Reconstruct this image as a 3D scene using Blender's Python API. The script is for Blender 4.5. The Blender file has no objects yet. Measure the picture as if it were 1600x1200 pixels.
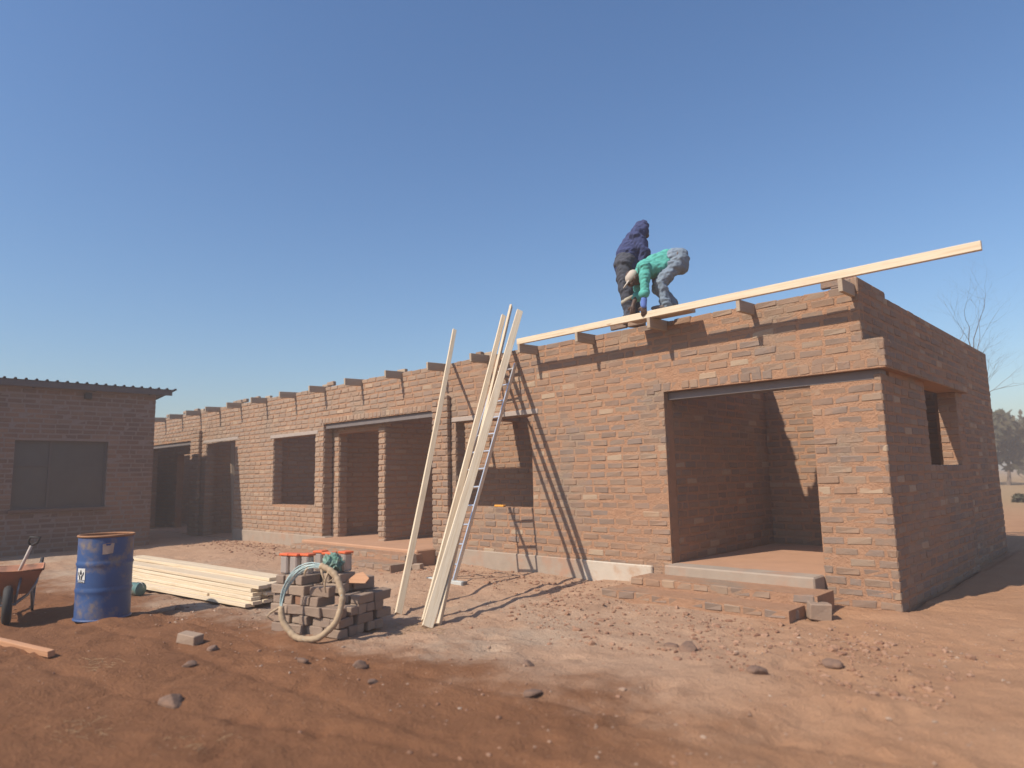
import bpy, bmesh, math, random
import numpy as np
from mathutils import Vector, Matrix

random.seed(7)
rng = np.random.default_rng(7)
sc = bpy.context.scene
COL = sc.collection

# ------------------------------------------------------------------ camera, sky, sun, exposure
CAM = np.array([2.049, -7.618, 1.415])
MR = np.array([[0.7187, 0.6950, -0.0201], [-0.1064, 0.0814, -0.9910], [-0.6871, 0.7144, 0.1324]])   # right, down, forward
cam_data = bpy.data.cameras.new("camera")
cam = bpy.data.objects.new("camera", cam_data)
COL.objects.link(cam)
cam_data.sensor_width = 36.0
cam_data.lens = 36.0 * 1073.2 / 1600.0
cam_data.dof.use_dof = True
cam_data.dof.focus_distance = 9.5
cam_data.dof.aperture_fstop = 0.9
cam_data.clip_start = 0.05
cam_data.clip_end = 3000.0
_m = Matrix(((MR[0][0], -MR[1][0], -MR[2][0]), (MR[0][1], -MR[1][1], -MR[2][1]), (MR[0][2], -MR[1][2], -MR[2][2])))
cam.matrix_world = Matrix.Translation(Vector(CAM)) @ _m.to_quaternion().to_matrix().to_4x4()
sc.camera = cam

SUN_TO = Vector((-0.22, -1.0, 0.98)).normalized()          # towards the sun
elev = math.asin(SUN_TO.z)
azim = math.atan2(SUN_TO.x, SUN_TO.y)
world = bpy.data.worlds.new("World")
sc.world = world
world.use_nodes = True
wn = world.node_tree
for n in list(wn.nodes):
    wn.nodes.remove(n)
sky = wn.nodes.new("ShaderNodeTexSky")
sky.sky_type = 'NISHITA'
sky.sun_disc = False
sky.sun_elevation = elev
sky.sun_rotation = azim
sky.air_density = 1.3
sky.dust_density = 1.0
sky.ozone_density = 6.0
bgn = wn.nodes.new("ShaderNodeBackground")
bgn.inputs["Strength"].default_value = 0.119
won = wn.nodes.new("ShaderNodeOutputWorld")
hsv = wn.nodes.new("ShaderNodeHueSaturation")
hsv.inputs["Saturation"].default_value = 1.07
hsv.inputs["Hue"].default_value = 0.503
wn.links.new(sky.outputs[0], hsv.inputs["Color"])
wn.links.new(hsv.outputs[0], bgn.inputs[0])
wn.links.new(bgn.outputs[0], won.inputs[0])
sun_d = bpy.data.lights.new("sun", 'SUN')
sun_d.energy = 4.9
sun_d.angle = math.radians(0.6)
sun_d.color = (1.0, 0.90, 0.77)
sun = bpy.data.objects.new("sun", sun_d)
COL.objects.link(sun)
sun.rotation_euler = SUN_TO.to_track_quat('Z', 'Y').to_euler()
sun.location = (-5, -20, 20)
sc.view_settings.view_transform = 'Standard'
sc.view_settings.look = 'None'
sc.view_settings.exposure = 0.25
sc.view_settings.gamma = 1.0
sc.view_settings.use_curve_mapping = False
sc.render.engine = 'CYCLES'
sc.cycles.use_denoising = True
sc.cycles.max_bounces = 8
sc.cycles.volume_bounces = 1
HAZE_DENSITY = 0.0056


# ------------------------------------------------------------------ materials
def nodes_of(name):
    m = bpy.data.materials.new(name)
    m.use_nodes = True
    nt = m.node_tree
    b = nt.nodes["Principled BSDF"]
    return m, nt, b


def N(nt, typ, **kw):
    n = nt.nodes.new(typ)
    for k, v in kw.items():
        setattr(n, k, v)
    return n


def noise(nt, vec, scale, detail=4, rough=0.55):
    n = N(nt, "ShaderNodeTexNoise")
    n.inputs["Scale"].default_value = scale
    n.inputs["Detail"].default_value = detail
    n.inputs["Roughness"].default_value = rough
    if vec is not None:
        nt.links.new(vec, n.inputs["Vector"])
    return n.outputs["Fac"]


def ramp(nt, fac, stops, interp='LINEAR'):
    r = N(nt, "ShaderNodeValToRGB")
    r.color_ramp.interpolation = interp
    e = r.color_ramp.elements
    while len(e) < len(stops):
        e.new(0.5)
    for i, (p, c) in enumerate(stops):
        e[i].position = p
        e[i].color = c if len(c) == 4 else (*c, 1)
    nt.links.new(fac, r.inputs["Fac"])
    return r.outputs["Color"]


def mixc(nt, fac, a, b, blend='MIX'):
    n = N(nt, "ShaderNodeMix", data_type='RGBA', blend_type=blend)
    for s, v in ((0, fac), (6, a), (7, b)):
        if isinstance(v, (int, float)):
            n.inputs[s].default_value = v
        elif isinstance(v, tuple):
            n.inputs[s].default_value = (*v, 1)
        else:
            nt.links.new(v, n.inputs[s])
    return n.outputs[2]


def mathn(nt, op, a, b=0.0, clamp=False):
    n = N(nt, "ShaderNodeMath", operation=op, use_clamp=clamp)
    for i, v in enumerate((a, b)):
        if isinstance(v, (int, float)):
            n.inputs[i].default_value = v
        else:
            nt.links.new(v, n.inputs[i])
    return n.outputs[0]


def sstep(nt, v, lo, hi):
    n = N(nt, "ShaderNodeMapRange", interpolation_type='SMOOTHSTEP')
    nt.links.new(v, n.inputs[0])
    n.inputs[1].default_value = lo
    n.inputs[2].default_value = hi
    return n.outputs[0]


def bump(nt, b, h, strength=0.5, dist=0.01):
    n = N(nt, "ShaderNodeBump")
    n.inputs["Strength"].default_value = strength
    n.inputs["Distance"].default_value = dist
    nt.links.new(h, n.inputs["Height"])
    nt.links.new(n.outputs[0], b.inputs["Normal"])


def wpos(nt):
    return N(nt, "ShaderNodeNewGeometry").outputs["Position"]


def opos(nt):
    return N(nt, "ShaderNodeTexCoord").outputs["Object"]


def scaled(nt, vec, s):
    n = N(nt, "ShaderNodeMapping")
    n.inputs["Scale"].default_value = s
    nt.links.new(vec, n.inputs["Vector"])
    return n.outputs[0]


def simple(name, col, rough=0.7, metal=0.0, var=0.15, scale=12.0, bumpd=0.0, dirt=None, dirt_amt=0.4, dirt_scale=5.0, space='object'):
    m, nt, b = nodes_of(name)
    p = opos(nt) if space == 'object' else wpos(nt)
    f = noise(nt, p, scale, 5)
    c = mixc(nt, f, tuple(x * (1 - var) for x in col), tuple(min(1, x * (1 + var)) for x in col))
    if dirt:
        d = sstep(nt, noise(nt, p, dirt_scale, 6, 0.65), 0.62 - dirt_amt * 0.4, 0.72)
        c = mixc(nt, d, c, dirt)
    nt.links.new(c, b.inputs["Base Color"])
    b.inputs["Roughness"].default_value = rough
    b.inputs["Metallic"].default_value = metal
    if bumpd:
        bump(nt, b, noise(nt, p, scale * 3, 6), 0.6, bumpd)
    return m


MORTAR = (0.40, 0.225, 0.135)


def brick_mat(name, source, stops, smear=0.34):
    m, nt, b = nodes_of(name)
    p = wpos(nt)
    if source == 'object':
        r = N(nt, "ShaderNodeObjectInfo").outputs["Random"]
    else:
        r = N(nt, "ShaderNodeNewGeometry").outputs["Random Per Island"]
    c = ramp(nt, r, stops, 'CONSTANT')
    f = noise(nt, p, 38, 5, 0.6)
    c = mixc(nt, mathn(nt, 'MULTIPLY', f, 0.40), c, (0.18, 0.12, 0.09), 'MIX')
    big = noise(nt, p, 0.9, 3)
    c = mixc(nt, mathn(nt, 'MULTIPLY', sstep(nt, big, 0.4, 0.7), 0.38), c, MORTAR)
    sx = N(nt, "ShaderNodeSeparateXYZ")
    nt.links.new(p, sx.inputs[0])
    clean = sstep(nt, mathn(nt, 'MULTIPLY', sx.outputs[0], -1.0), 5.5, 10.0)      # cleaner, paler bricks towards the older left end
    c = mixc(nt, mathn(nt, 'MULTIPLY', clean, 0.42 if 'clay' in name else 0.0), c, (0.45, 0.325, 0.235))
    sm = sstep(nt, noise(nt, p, 9.0, 6, 0.7), 0.56 - 0.16 * smear, 0.66)
    c = mixc(nt, mathn(nt, 'MULTIPLY', mathn(nt, 'MULTIPLY', sm, smear), mathn(nt, 'SUBTRACT', 1.0, mathn(nt, 'MULTIPLY', clean, 0.85))), c, MORTAR)
    nt.links.new(c, b.inputs["Base Color"])
    b.inputs["Roughness"].default_value = 0.93
    b.inputs["Specular IOR Level"].default_value = 0.15
    h = mathn(nt, 'ADD', noise(nt, p, 60, 6, 0.7), mathn(nt, 'MULTIPLY', noise(nt, p, 14, 3), 0.8))
    bump(nt, b, h, 0.7, 0.008)
    return m


BR_STOPS = [(0.0, (0.290, 0.210, 0.156)), (0.16, (0.262, 0.194, 0.150)), (0.3, (0.315, 0.222, 0.158)), (0.45, (0.270, 0.206, 0.166)),
            (0.58, (0.345, 0.252, 0.180)), (0.72, (0.300, 0.200, 0.138)), (0.85, (0.250, 0.180, 0.138)), (0.955, (0.46, 0.35, 0.245))]
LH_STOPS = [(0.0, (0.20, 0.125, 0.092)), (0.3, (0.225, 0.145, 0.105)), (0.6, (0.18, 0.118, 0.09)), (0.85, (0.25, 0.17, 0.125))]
PILE_STOPS = [(0.0, (0.36, 0.27, 0.205)), (0.25, (0.31, 0.23, 0.175)), (0.5, (0.42, 0.32, 0.24)), (0.75, (0.335, 0.255, 0.20)), (0.92, (0.36, 0.19, 0.115))]
M_BRICK_O = brick_mat("fired_clay_brick", 'object', BR_STOPS)
M_BRICK_I = brick_mat("fired_clay_brick_joined", 'island', BR_STOPS)
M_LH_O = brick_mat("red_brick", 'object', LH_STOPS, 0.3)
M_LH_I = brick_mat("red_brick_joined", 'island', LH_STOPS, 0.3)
M_PILE = brick_mat("stock_brick", 'object', PILE_STOPS, 0.15)


def mortar_mat():
    m, nt, b = nodes_of("mud_mortar")
    p = wpos(nt)
    c = mixc(nt, noise(nt, p, 7, 6, 0.65), (0.34, 0.185, 0.11), (0.50, 0.295, 0.185))
    c = mixc(nt, sstep(nt, noise(nt, p, 1.3, 3), 0.5, 0.7), c, (0.33, 0.245, 0.18))
    nt.links.new(c, b.inputs["Base Color"])
    b.inputs["Roughness"].default_value = 0.97
    b.inputs["Specular IOR Level"].default_value = 0.1
    h = mathn(nt, 'ADD', noise(nt, p, 45, 6, 0.7), noise(nt, p, 11, 4))
    bump(nt, b, h, 1.0, 0.02)
    return m


M_MORTAR = mortar_mat()
M_PLINTH = simple("cement_plaster", (0.36, 0.285, 0.22), 0.95, 0, 0.18, 6, 0.006, (0.40, 0.24, 0.16), 0.35, 2.2, 'world')
M_WHITEPL = simple("white_plaster", (0.54, 0.46, 0.37), 0.95, 0, 0.12, 6, 0.006, (0.45, 0.30, 0.2), 0.25, 3.0, 'world')
M_CONC = simple("grey_concrete", (0.40, 0.33, 0.28), 0.95, 0, 0.15, 9, 0.004, None, space='world')
M_FLOOR = simple("dusty_screed", (0.46, 0.255, 0.15), 0.95, 0, 0.18, 3, 0.004, None, space='world')


def timber_mat(name, base, dark):
    m, nt, b = nodes_of(name)
    p = opos(nt)
    rnd = N(nt, "ShaderNodeObjectInfo").outputs["Random"]
    off = N(nt, "ShaderNodeVectorMath", operation='ADD')
    nt.links.new(p, off.inputs[0])
    cmb = N(nt, "ShaderNodeCombineXYZ")
    for i in range(3):
        nt.links.new(mathn(nt, 'MULTIPLY', rnd, 37.0 + i * 11), cmb.inputs[i])
    nt.links.new(cmb.outputs[0], off.inputs[1])
    v = off.outputs[0]
    g = noise(nt, scaled(nt, v, (1.1, 45, 45)), 1.6, 5, 0.6)
    c = mixc(nt, sstep(nt, g, 0.42, 0.72), base, dark)
    k = sstep(nt, noise(nt, scaled(nt, v, (3.0, 16, 16)), 1.0, 2), 0.72, 0.78)
    c = mixc(nt, mathn(nt, 'MULTIPLY', k, 0.7), c, (0.36, 0.19, 0.09))
    c = mixc(nt, mathn(nt, 'MULTIPLY', rnd, 0.45), c, dark)
    c = mixc(nt, mathn(nt, 'MULTIPLY', sstep(nt, noise(nt, scaled(nt, v, (2.2, 9, 9)), 1.3, 5, 0.7), 0.5, 0.75), 0.4), c, (0.47, 0.36, 0.25))
    nt.links.new(c, b.inputs["Base Color"])
    b.inputs["Roughness"].default_value = 0.75
    bump(nt, b, g, 0.25, 0.003)
    return m


M_PINE = timber_mat("pale_pine", (0.76, 0.64, 0.47), (0.62, 0.47, 0.30))
M_RAFTER = timber_mat("weathered_pine", (0.47, 0.37, 0.27), (0.34, 0.25, 0.17))
M_OLDWOOD = timber_mat("orange_wood", (0.56, 0.29, 0.15), (0.42, 0.2, 0.10))


def ground_mat():
    m, nt, b = nodes_of("red_earth")
    p = wpos(nt)
    xyz = N(nt, "ShaderNodeSeparateXYZ")
    nt.links.new(p, xyz.inputs[0])
    x, y = xyz.outputs[0], xyz.outputs[1]
    w1 = mathn(nt, 'SUBTRACT', noise(nt, p, 0.8, 5, 0.65), 0.5)
    w2 = mathn(nt, 'SUBTRACT', noise(nt, p, 3.2, 5, 0.65), 0.5)
    red = mixc(nt, noise(nt, p, 1.4, 6, 0.65), (0.205, 0.092, 0.046), (0.285, 0.138, 0.072))
    # worked strip of spilt sand, dust and brick chips between yard and house
    yy = mathn(nt, 'ADD', mathn(nt, 'ADD', y, mathn(nt, 'MULTIPLY', x, -0.10)), mathn(nt, 'ADD', mathn(nt, 'MULTIPLY', w1, 1.9), mathn(nt, 'MULTIPLY', w2, 0.7)))
    strip = sstep(nt, yy, -4.3, -3.2)
    tan = mixc(nt, noise(nt, p, 2.2, 6, 0.7), (0.41, 0.245, 0.155), (0.55, 0.37, 0.25))
    grey = mixc(nt, noise(nt, p, 22, 4, 0.7), (0.39, 0.28, 0.20), (0.54, 0.41, 0.30))
    gm = mathn(nt, 'MULTIPLY', sstep(nt, mathn(nt, 'ADD', noise(nt, p, 0.55, 4, 0.6), mathn(nt, 'MULTIPLY', w2, 0.35)), 0.40, 0.66),
               mathn(nt, 'MULTIPLY', mathn(nt, 'SUBTRACT', 1.0, sstep(nt, yy, -1.9, -1.0)), mathn(nt, 'SUBTRACT', 1.0, sstep(nt, mathn(nt, 'ADD', x, mathn(nt, 'MULTIPLY', w1, 2.0)), -2.6, -0.9))))
    tan = mixc(nt, gm, tan, grey)
    c = mixc(nt, strip, red, tan)
    # clean orange sand on the right of the house
    xo = mathn(nt, 'ADD', mathn(nt, 'ADD', x, mathn(nt, 'MULTIPLY', y, 0.35)), mathn(nt, 'MULTIPLY', w1, 1.6))
    om = mathn(nt, 'MULTIPLY', sstep(nt, xo, -2.2, -0.5), 0.9)
    sand = mixc(nt, noise(nt, p, 1.7, 5), (0.41, 0.21, 0.112), (0.52, 0.305, 0.18))
    c = mixc(nt, om, c, sand)
    # dry field in the distance
    far = sstep(nt, mathn(nt, 'ADD', y, mathn(nt, 'MULTIPLY', w1, 8.0)), 12.0, 30.0)
    c = mixc(nt, far, c, (0.40, 0.27, 0.15))
    fine = noise(nt, p, 55, 5, 0.75)
    c = mixc(nt, mathn(nt, 'MULTIPLY', sstep(nt, fine, 0.5, 0.75), 0.35), c, (0.16, 0.08, 0.05))
    pale = sstep(nt, noise(nt, p, 31, 3, 0.6), 0.66, 0.72)
    c = mixc(nt, mathn(nt, 'MULTIPLY', pale, 0.30), c, (0.58, 0.45, 0.32))
    nt.links.new(c, b.inputs["Base Color"])
    b.inputs["Roughness"].default_value = 1.0
    b.inputs["Specular IOR Level"].default_value = 0.05
    h = mathn(nt, 'ADD', mathn(nt, 'MULTIPLY', noise(nt, p, 8, 6, 0.7), 1.3), mathn(nt, 'MULTIPLY', fine, 0.5))
    bump(nt, b, h, 0.9, 0.03)
    return m


M_GROUND = ground_mat()
M_STONE = brick_mat("rubble_stone", 'island', [(0, (0.42, 0.29, 0.21)), (0.3, (0.36, 0.2, 0.13)), (0.6, (0.5, 0.38, 0.29)), (0.85, (0.3, 0.16, 0.1))], 0.3)
M_CLOD = brick_mat("earth_clod", 'island', [(0, (0.36, 0.2, 0.125)), (0.4, (0.44, 0.26, 0.17)), (0.8, (0.30, 0.15, 0.09))], 0.2)
M_ROCK = simple("rock", (0.19, 0.115, 0.08), 0.97, 0, 0.35, 30, 0.012, (0.26, 0.15, 0.095), 0.5, 9)
M_STRAW = simple("dry_straw", (0.40, 0.27, 0.145), 0.9, 0, 0.3, 4)
M_ALU = simple("aluminium", (0.72, 0.72, 0.72), 0.35, 0.85, 0.08, 20)
M_STEEL = simple("grey_steel", (0.25, 0.24, 0.24), 0.5, 0.6, 0.2, 20)
M_BLACK = simple("black_rubber", (0.03, 0.028, 0.027), 0.8, 0, 0.3, 20)


# ------------------------------------------------------------------ mesh helpers
class MB:
    def __init__(self):
        self.v, self.f, self.m = [], [], []

    def add(self, vs, fs, mi=0):
        o = len(self.v)
        self.v += [tuple(map(float, p)) for p in vs]
        self.f += [tuple(i + o for i in f) for f in fs]
        self.m += [mi] * len(fs)

    def box(self, c, s, rot=None, mi=0, ch=0.0):
        vs, fs = chamfer_box(s, ch) if ch else plain_box(s)
        vs = np.array(vs)
        if rot is not None:
            vs = vs @ np.array(rot).T
        self.add(vs + np.array(c), fs, mi)

    def tube(self, pts, r, n=8, mi=0, closed=False, cap=True):
        pts = [np.array(p, float) for p in pts]
        k = len(pts)
        rs = r if hasattr(r, '__len__') else [r] * k
        vs, prev = [], None
        for i, p in enumerate(pts):
            a = pts[(i - 1) % k] if (closed or i > 0) else p
            b_ = pts[(i + 1) % k] if (closed or i < k - 1) else p
            t = b_ - a
            t = t / (np.linalg.norm(t) + 1e-9)
            if prev is None:
                ref = np.array([0, 0, 1.0]) if abs(t[2]) < 0.9 else np.array([1.0, 0, 0])
                s = np.cross(t, ref)
            else:
                s = prev - t * np.dot(prev, t)
            s /= np.linalg.norm(s) + 1e-9
            prev = s
            q = np.cross(t, s)
            for j in range(n):
                a_ = 2 * math.pi * j / n
                vs.append(p + rs[i] * (math.cos(a_) * s + math.sin(a_) * q))
        fs = []
        for i in range(k if closed else k - 1):
            i2 = (i + 1) % k
            for j in range(n):
                j2 = (j + 1) % n
                fs.append((i * n + j, i2 * n + j, i2 * n + j2, i * n + j2))
        if cap and not closed:
            fs.append(tuple(range(n)))
            fs.append(tuple((k - 1) * n + j for j in reversed(range(n))))
        self.add(vs, fs, mi)

    def lathe(self, prof, n=32, mi=0, close=False):
        vs, fs = [], []
        for r, z in prof:
            for j in range(n):
                a = 2 * math.pi * j / n
                vs.append((r * math.cos(a), r * math.sin(a), z))
        for i in range(len(prof) - 1):
            for j in range(n):
                j2 = (j + 1) % n
                fs.append((i * n + j, i * n + j2, (i + 1) * n + j2, (i + 1) * n + j))
        if close:
            fs.append(tuple(reversed(range(n))))
            fs.append(tuple((len(prof) - 1) * n + j for j in range(n)))
        self.add(vs, fs, mi)

    def mesh(self, name, mats, smooth=False):
        me = bpy.data.meshes.new(name)
        me.from_pydata(self.v, [], self.f)
        for m in (mats if isinstance(mats, (list, tuple)) else [mats]):
            me.materials.append(m)
        if any(self.m):
            me.polygons.foreach_set("material_index", self.m)
        if smooth:
            me.polygons.foreach_set("use_smooth", [True] * len(me.polygons))
        me.update()
        return me

    def build(self, name, mats, parent=None, smooth=False, loc=None):
        return link(name, self.mesh(name, mats, smooth), parent, loc)


def link(name, data, parent=None, loc=None):
    o = bpy.data.objects.new(name, data)
    COL.objects.link(o)
    if parent is not None:
        o.parent = parent
    if loc is not None:
        o.location = loc
    return o


def empty(name, loc=(0, 0, 0), rz=0.0):
    o = link(name, None)
    o.location = loc
    o.rotation_euler = (0, 0, rz)
    o.empty_display_size = 0.2
    return o


def tag(o, label=None, cat=None, group=None, kind=None):
    for k, v in (("label", label), ("category", cat), ("group", group), ("kind", kind)):
        if v:
            o[k] = v
    return o


def plain_box(s):
    x, y, z = s[0] / 2, s[1] / 2, s[2] / 2
    v = [(-x, -y, -z), (x, -y, -z), (x, y, -z), (-x, y, -z), (-x, -y, z), (x, -y, z), (x, y, z), (-x, y, z)]
    f = [(3, 2, 1, 0), (4, 5, 6, 7), (0, 1, 5, 4), (1, 2, 6, 5), (2, 3, 7, 6), (3, 0, 4, 7)]
    return v, f


_CH = None


def chamfer_box(s, c, jit=0.0):
    """24-vertex box with chamfered edges; jit moves each corner."""
    global _CH
    h = [s[0] / 2, s[1] / 2, s[2] / 2]
    vs, idx = [], {}
    for sx in (-1, 1):
        for sy in (-1, 1):
            for sz in (-1, 1):
                j = rng.uniform(-jit, jit, 3) if jit else (0, 0, 0)
                for ax in range(3):
                    p = [sx * (h[0] - c), sy * (h[1] - c), sz * (h[2] - c)]
                    p[ax] = (sx, sy, sz)[ax] * h[ax]
                    idx[(sx, sy, sz, ax)] = len(vs)
                    vs.append((p[0] + j[0], p[1] + j[1], p[2] + j[2]))
    if _CH is None:
        bm = bmesh.new()
        for p in vs:
            bm.verts.new(p)
        bm.verts.ensure_lookup_table()
        fs = []
        S = (-1, 1)
        for ax in range(3):
            o1, o2 = [a for a in range(3) if a != ax]
            for s_ in S:
                quad = []
                for a, b in ((-1, -1), (1, -1), (1, 1), (-1, 1)):
                    k = [0, 0, 0]
                    k[ax], k[o1], k[o2] = s_, a, b
                    quad.append(idx[(*k, ax)])
                fs.append(quad)
            for a in S:
                for b in S:                      # edge running along ax
                    q = []
                    for s_ in S:
                        k = [0, 0, 0]
                        k[ax], k[o1], k[o2] = s_, a, b
                        q.append((idx[(*k, o1)], idx[(*k, o2)]))
                    fs.append([q[0][0], q[1][0], q[1][1], q[0][1]])
        for a in S:
            for b in S:
                for d in S:
                    fs.append([idx[(a, b, d, i)] for i in range(3)])
        out = []
        for f in fs:
            p = [np.array(vs[i]) for i in f]
            nrm = np.cross(p[1] - p[0], p[2] - p[0])
            if np.dot(nrm, sum(p) / len(p)) < 0:
                f = f[::-1]
            out.append(tuple(f))
        bm.free()
        _CH = out
    return vs, _CH


def vnoise(x, y, seed=0):
    xi, yi = np.floor(x).astype(np.int64), np.floor(y).astype(np.int64)
    xf, yf = x - xi, y - yi
    u, v = xf * xf * (3 - 2 * xf), yf * yf * (3 - 2 * yf)

    def hsh(a, b):
        n = (a * 374761393 + b * 668265263 + seed * 974711) & 0x7fffffff
        n = ((n ^ (n >> 13)) * 1274126177) & 0x7fffffff
        return ((n ^ (n >> 16)) & 0xffff) / 65535.0
    return (hsh(xi, yi) * (1 - u) + hsh(xi + 1, yi) * u) * (1 - v) + (hsh(xi, yi + 1) * (1 - u) + hsh(xi + 1, yi + 1) * u) * v


_fr = np.random.default_rng(77)
PRINTS = []
for _ in range(26):                       # trails of footprints crossing the yard
    fx, fy, fa = _fr.uniform(-6, 1.0), _fr.uniform(-6.6, -2.2), _fr.uniform(0, 6.28)
    for k_ in range(_fr.integers(3, 7)):
        sd = 0.09 * (1 if k_ % 2 else -1)
        PRINTS.append((fx + 0.62 * k_ * math.cos(fa) - sd * math.sin(fa), fy + 0.62 * k_ * math.sin(fa) + sd * math.cos(fa), fa))
RUTS = [(-7.0, -5.55, 0.10), (-6.0, -4.95, 0.16), (-5.0, -6.15, 0.22)]


def ground_z(x, y):
    x, y = np.asarray(x, float), np.asarray(y, float)
    return ground_base(x, y) + ground_marks(x, y)


def ground_marks(x, y):
    d = np.zeros_like(x)
    for px_, py_, a_ in PRINTS:
        u_, v_ = (x - px_) * math.cos(a_) + (y - py_) * math.sin(a_), -(x - px_) * math.sin(a_) + (y - py_) * math.cos(a_)
        q_ = (u_ / 0.145) ** 2 + (v_ / 0.062) ** 2
        d = d - 0.022 * np.exp(-q_ ** 2) + 0.008 * np.exp(-((np.sqrt(q_) - 1.45) / 0.3) ** 2)
    for x0_, y0_, sl_ in RUTS:             # wheelbarrow tracks
        v_ = (y - y0_ - sl_ * (x - x0_) - 0.12 * np.sin(x * 0.9 + x0_))
        d = d - 0.020 * np.exp(-(v_ / 0.05) ** 2) * np.clip((x - x0_) * 2, 0, 1) * np.clip((1.5 - x), 0, 1)
    return d


def ground_base(x, y):
    z = 0.05 * (vnoise(x * 0.7, y * 0.7, 1) - 0.5) + 0.055 * (vnoise(x * 2.3, y * 2.3, 2) - 0.5) + 0.03 * (vnoise(x * 6.1, y * 6.1, 3) - 0.5) + 0.014 * (vnoise(x * 14.0, y * 14.0, 4) - 0.5)
    near = np.exp(-((y + 1.1) / 0.9) ** 2) * ((x > -15) & (x < -2.6))
    z = z + near * 0.05 * vnoise(x * 1.9, y * 1.9, 9)
    clear = np.clip((np.hypot(x - 2.05, y + 7.6)) / 60.0, 0, 1)
    z = z * (1 - clear) - 0.0
    inside = (y > 0.12) & (y < 6.9) & (x < -0.05) & (x > -22)
    return np.where(inside, z * 0.3 - 0.04, z)


# ------------------------------------------------------------------ ground
def axis(lo, hi, step, far, g=1.22):
    a = list(np.arange(lo, hi + 1e-6, step))
    s, p = step, a[-1]
    while p < far:
        s *= g
        p += s
        a.append(min(p, far))
    s, p, b = step, a[0], []
    while p > -far:
        s *= g
        p -= s
        b.append(max(p, -far))
    return np.array(b[::-1] + a)


gx, gy = axis(-12.0, 3.2, 0.045, 260.0), axis(-7.6, 1.6, 0.045, 260.0)
GX, GY = np.meshgrid(gx, gy)
GZ = ground_z(GX, GY)
nx, ny = len(gx), len(gy)
gv = np.stack([GX.ravel(), GY.ravel(), GZ.ravel()], 1)
ii = np.arange(nx * ny).reshape(ny, nx)
gf = np.stack([ii[:-1, :-1].ravel(), ii[:-1, 1:].ravel(), ii[1:, 1:].ravel(), ii[1:, :-1].ravel()], 1)
me = bpy.data.meshes.new("ground")
me.vertices.add(len(gv))
me.vertices.foreach_set("co", gv.ravel())
me.loops.add(gf.size)
me.loops.foreach_set("vertex_index", gf.ravel().astype(np.int32))
me.polygons.add(len(gf))
me.polygons.foreach_set("loop_start", np.arange(0, gf.size, 4, dtype=np.int32))
me.polygons.foreach_set("use_smooth", np.ones(len(gf), bool))
me.materials.append(M_GROUND)
me.update(calc_edges=True)
tag(link("ground", me), "bare red earth yard strewn with sand and rubble", None, None, "structure")

# ------------------------------------------------------------------ brick walls
COURSE, BL, BH, JT = 0.105, 0.246, 0.081, 0.023
X_ = np.array([1.0, 0, 0])
Y_ = np.array([0, 1.0, 0])
Z_ = np.array([0, 0, 1.0])


def panel(P0, U, Nn, length, z0, z1, openings=(), seed=0, header_rows=(), ragged=False):
    """bricks of one wall face: list of (centre, U, N, length, height)."""
    r = random.Random(seed)
    out = []
    P0 = np.array(P0, float)
    k = 0
    z = z0
    while z + BH * 0.6 < z1:
        h = BH if z + BH <= z1 else z1 - z
        zc = z + h / 2
        hd = any(a <= zc <= b for a, b in header_rows)
        step = (0.118 if hd else BL)
        u = -step * (0.5 if k % 2 else 0.0) - r.uniform(0, 0.03)
        while u < length:
            L = step + r.uniform(-0.012, 0.012)
            if not hd and r.random() < 0.05:
                L *= 0.5
            segs = [(max(u, 0.0), min(u + L, length))]
            for (a, b, c, d) in openings:
                if c - 0.02 < zc < d:
                    ns = []
                    for s0, s1 in segs:
                        if s1 <= a or s0 >= b:
                            ns.append((s0, s1))
                        else:
                            if s0 < a:
                                ns.append((s0, a))
                            if s1 > b:
                                ns.append((b, s1))
                    segs = ns
            for s0, s1 in segs:
                if s1 - s0 > 0.03:
                    out.append((P0 + U * ((s0 + s1) / 2) + Z_ * (zc + r.uniform(-0.004, 0.004) + 0.006 * math.sin(1.7 * u + k)), U, Nn, s1 - s0, h * r.uniform(0.93, 1.03)))
            u += L + JT * r.uniform(0.6, 1.5)
        z += COURSE
        k += 1
    return out


def core(mb, P0, U, Nn, length, z0, z1, th, openings=(), mi=0):
    """solid wall leaf with rectangular openings, only its outer faces."""
    us = sorted(set([0.0, length] + [c for o in openings for c in o[:2] if 0 < c < length]))
    zs = sorted(set([z0, z1] + [c for o in openings for c in o[2:4] if z0 < c < z1]))
    P0 = np.array(P0, float)

    def solid(i, j):
        if not (0 <= i < len(us) - 1 and 0 <= j < len(zs) - 1):
            return False
        uc, zc = (us[i] + us[i + 1]) / 2, (zs[j] + zs[j + 1]) / 2
        return not any(a < uc < b and c < zc < d for a, b, c, d in openings)

    def pt(u, z, d):
        return P0 + U * u + Z_ * z - Nn * d
    for i in range(len(us) - 1):
        for j in range(len(zs) - 1):
            if not solid(i, j):
                continue
            a, b, c, d = us[i], us[i + 1], zs[j], zs[j + 1]
            q = lambda ps: mb.add(ps, [(0, 1, 2, 3)], mi)
            q([pt(a, c, 0), pt(b, c, 0), pt(b, d, 0), pt(a, d, 0)])
            q([pt(b, c, th), pt(a, c, th), pt(a, d, th), pt(b, d, th)])
            if not solid(i - 1, j):
                q([pt(a, c, th), pt(a, c, 0), pt(a, d, 0), pt(a, d, th)])
            if not solid(i + 1, j):
                q([pt(b, c, 0), pt(b, c, th), pt(b, d, th), pt(b, d, 0)])
            if not solid(i, j - 1):
                q([pt(a, c, th), pt(b, c, th), pt(b, c, 0), pt(a, c, 0)])
            if not solid(i, j + 1):
                q([pt(a, d, 0), pt(b, d, 0), pt(b, d, th), pt(a, d, th)])


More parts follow.
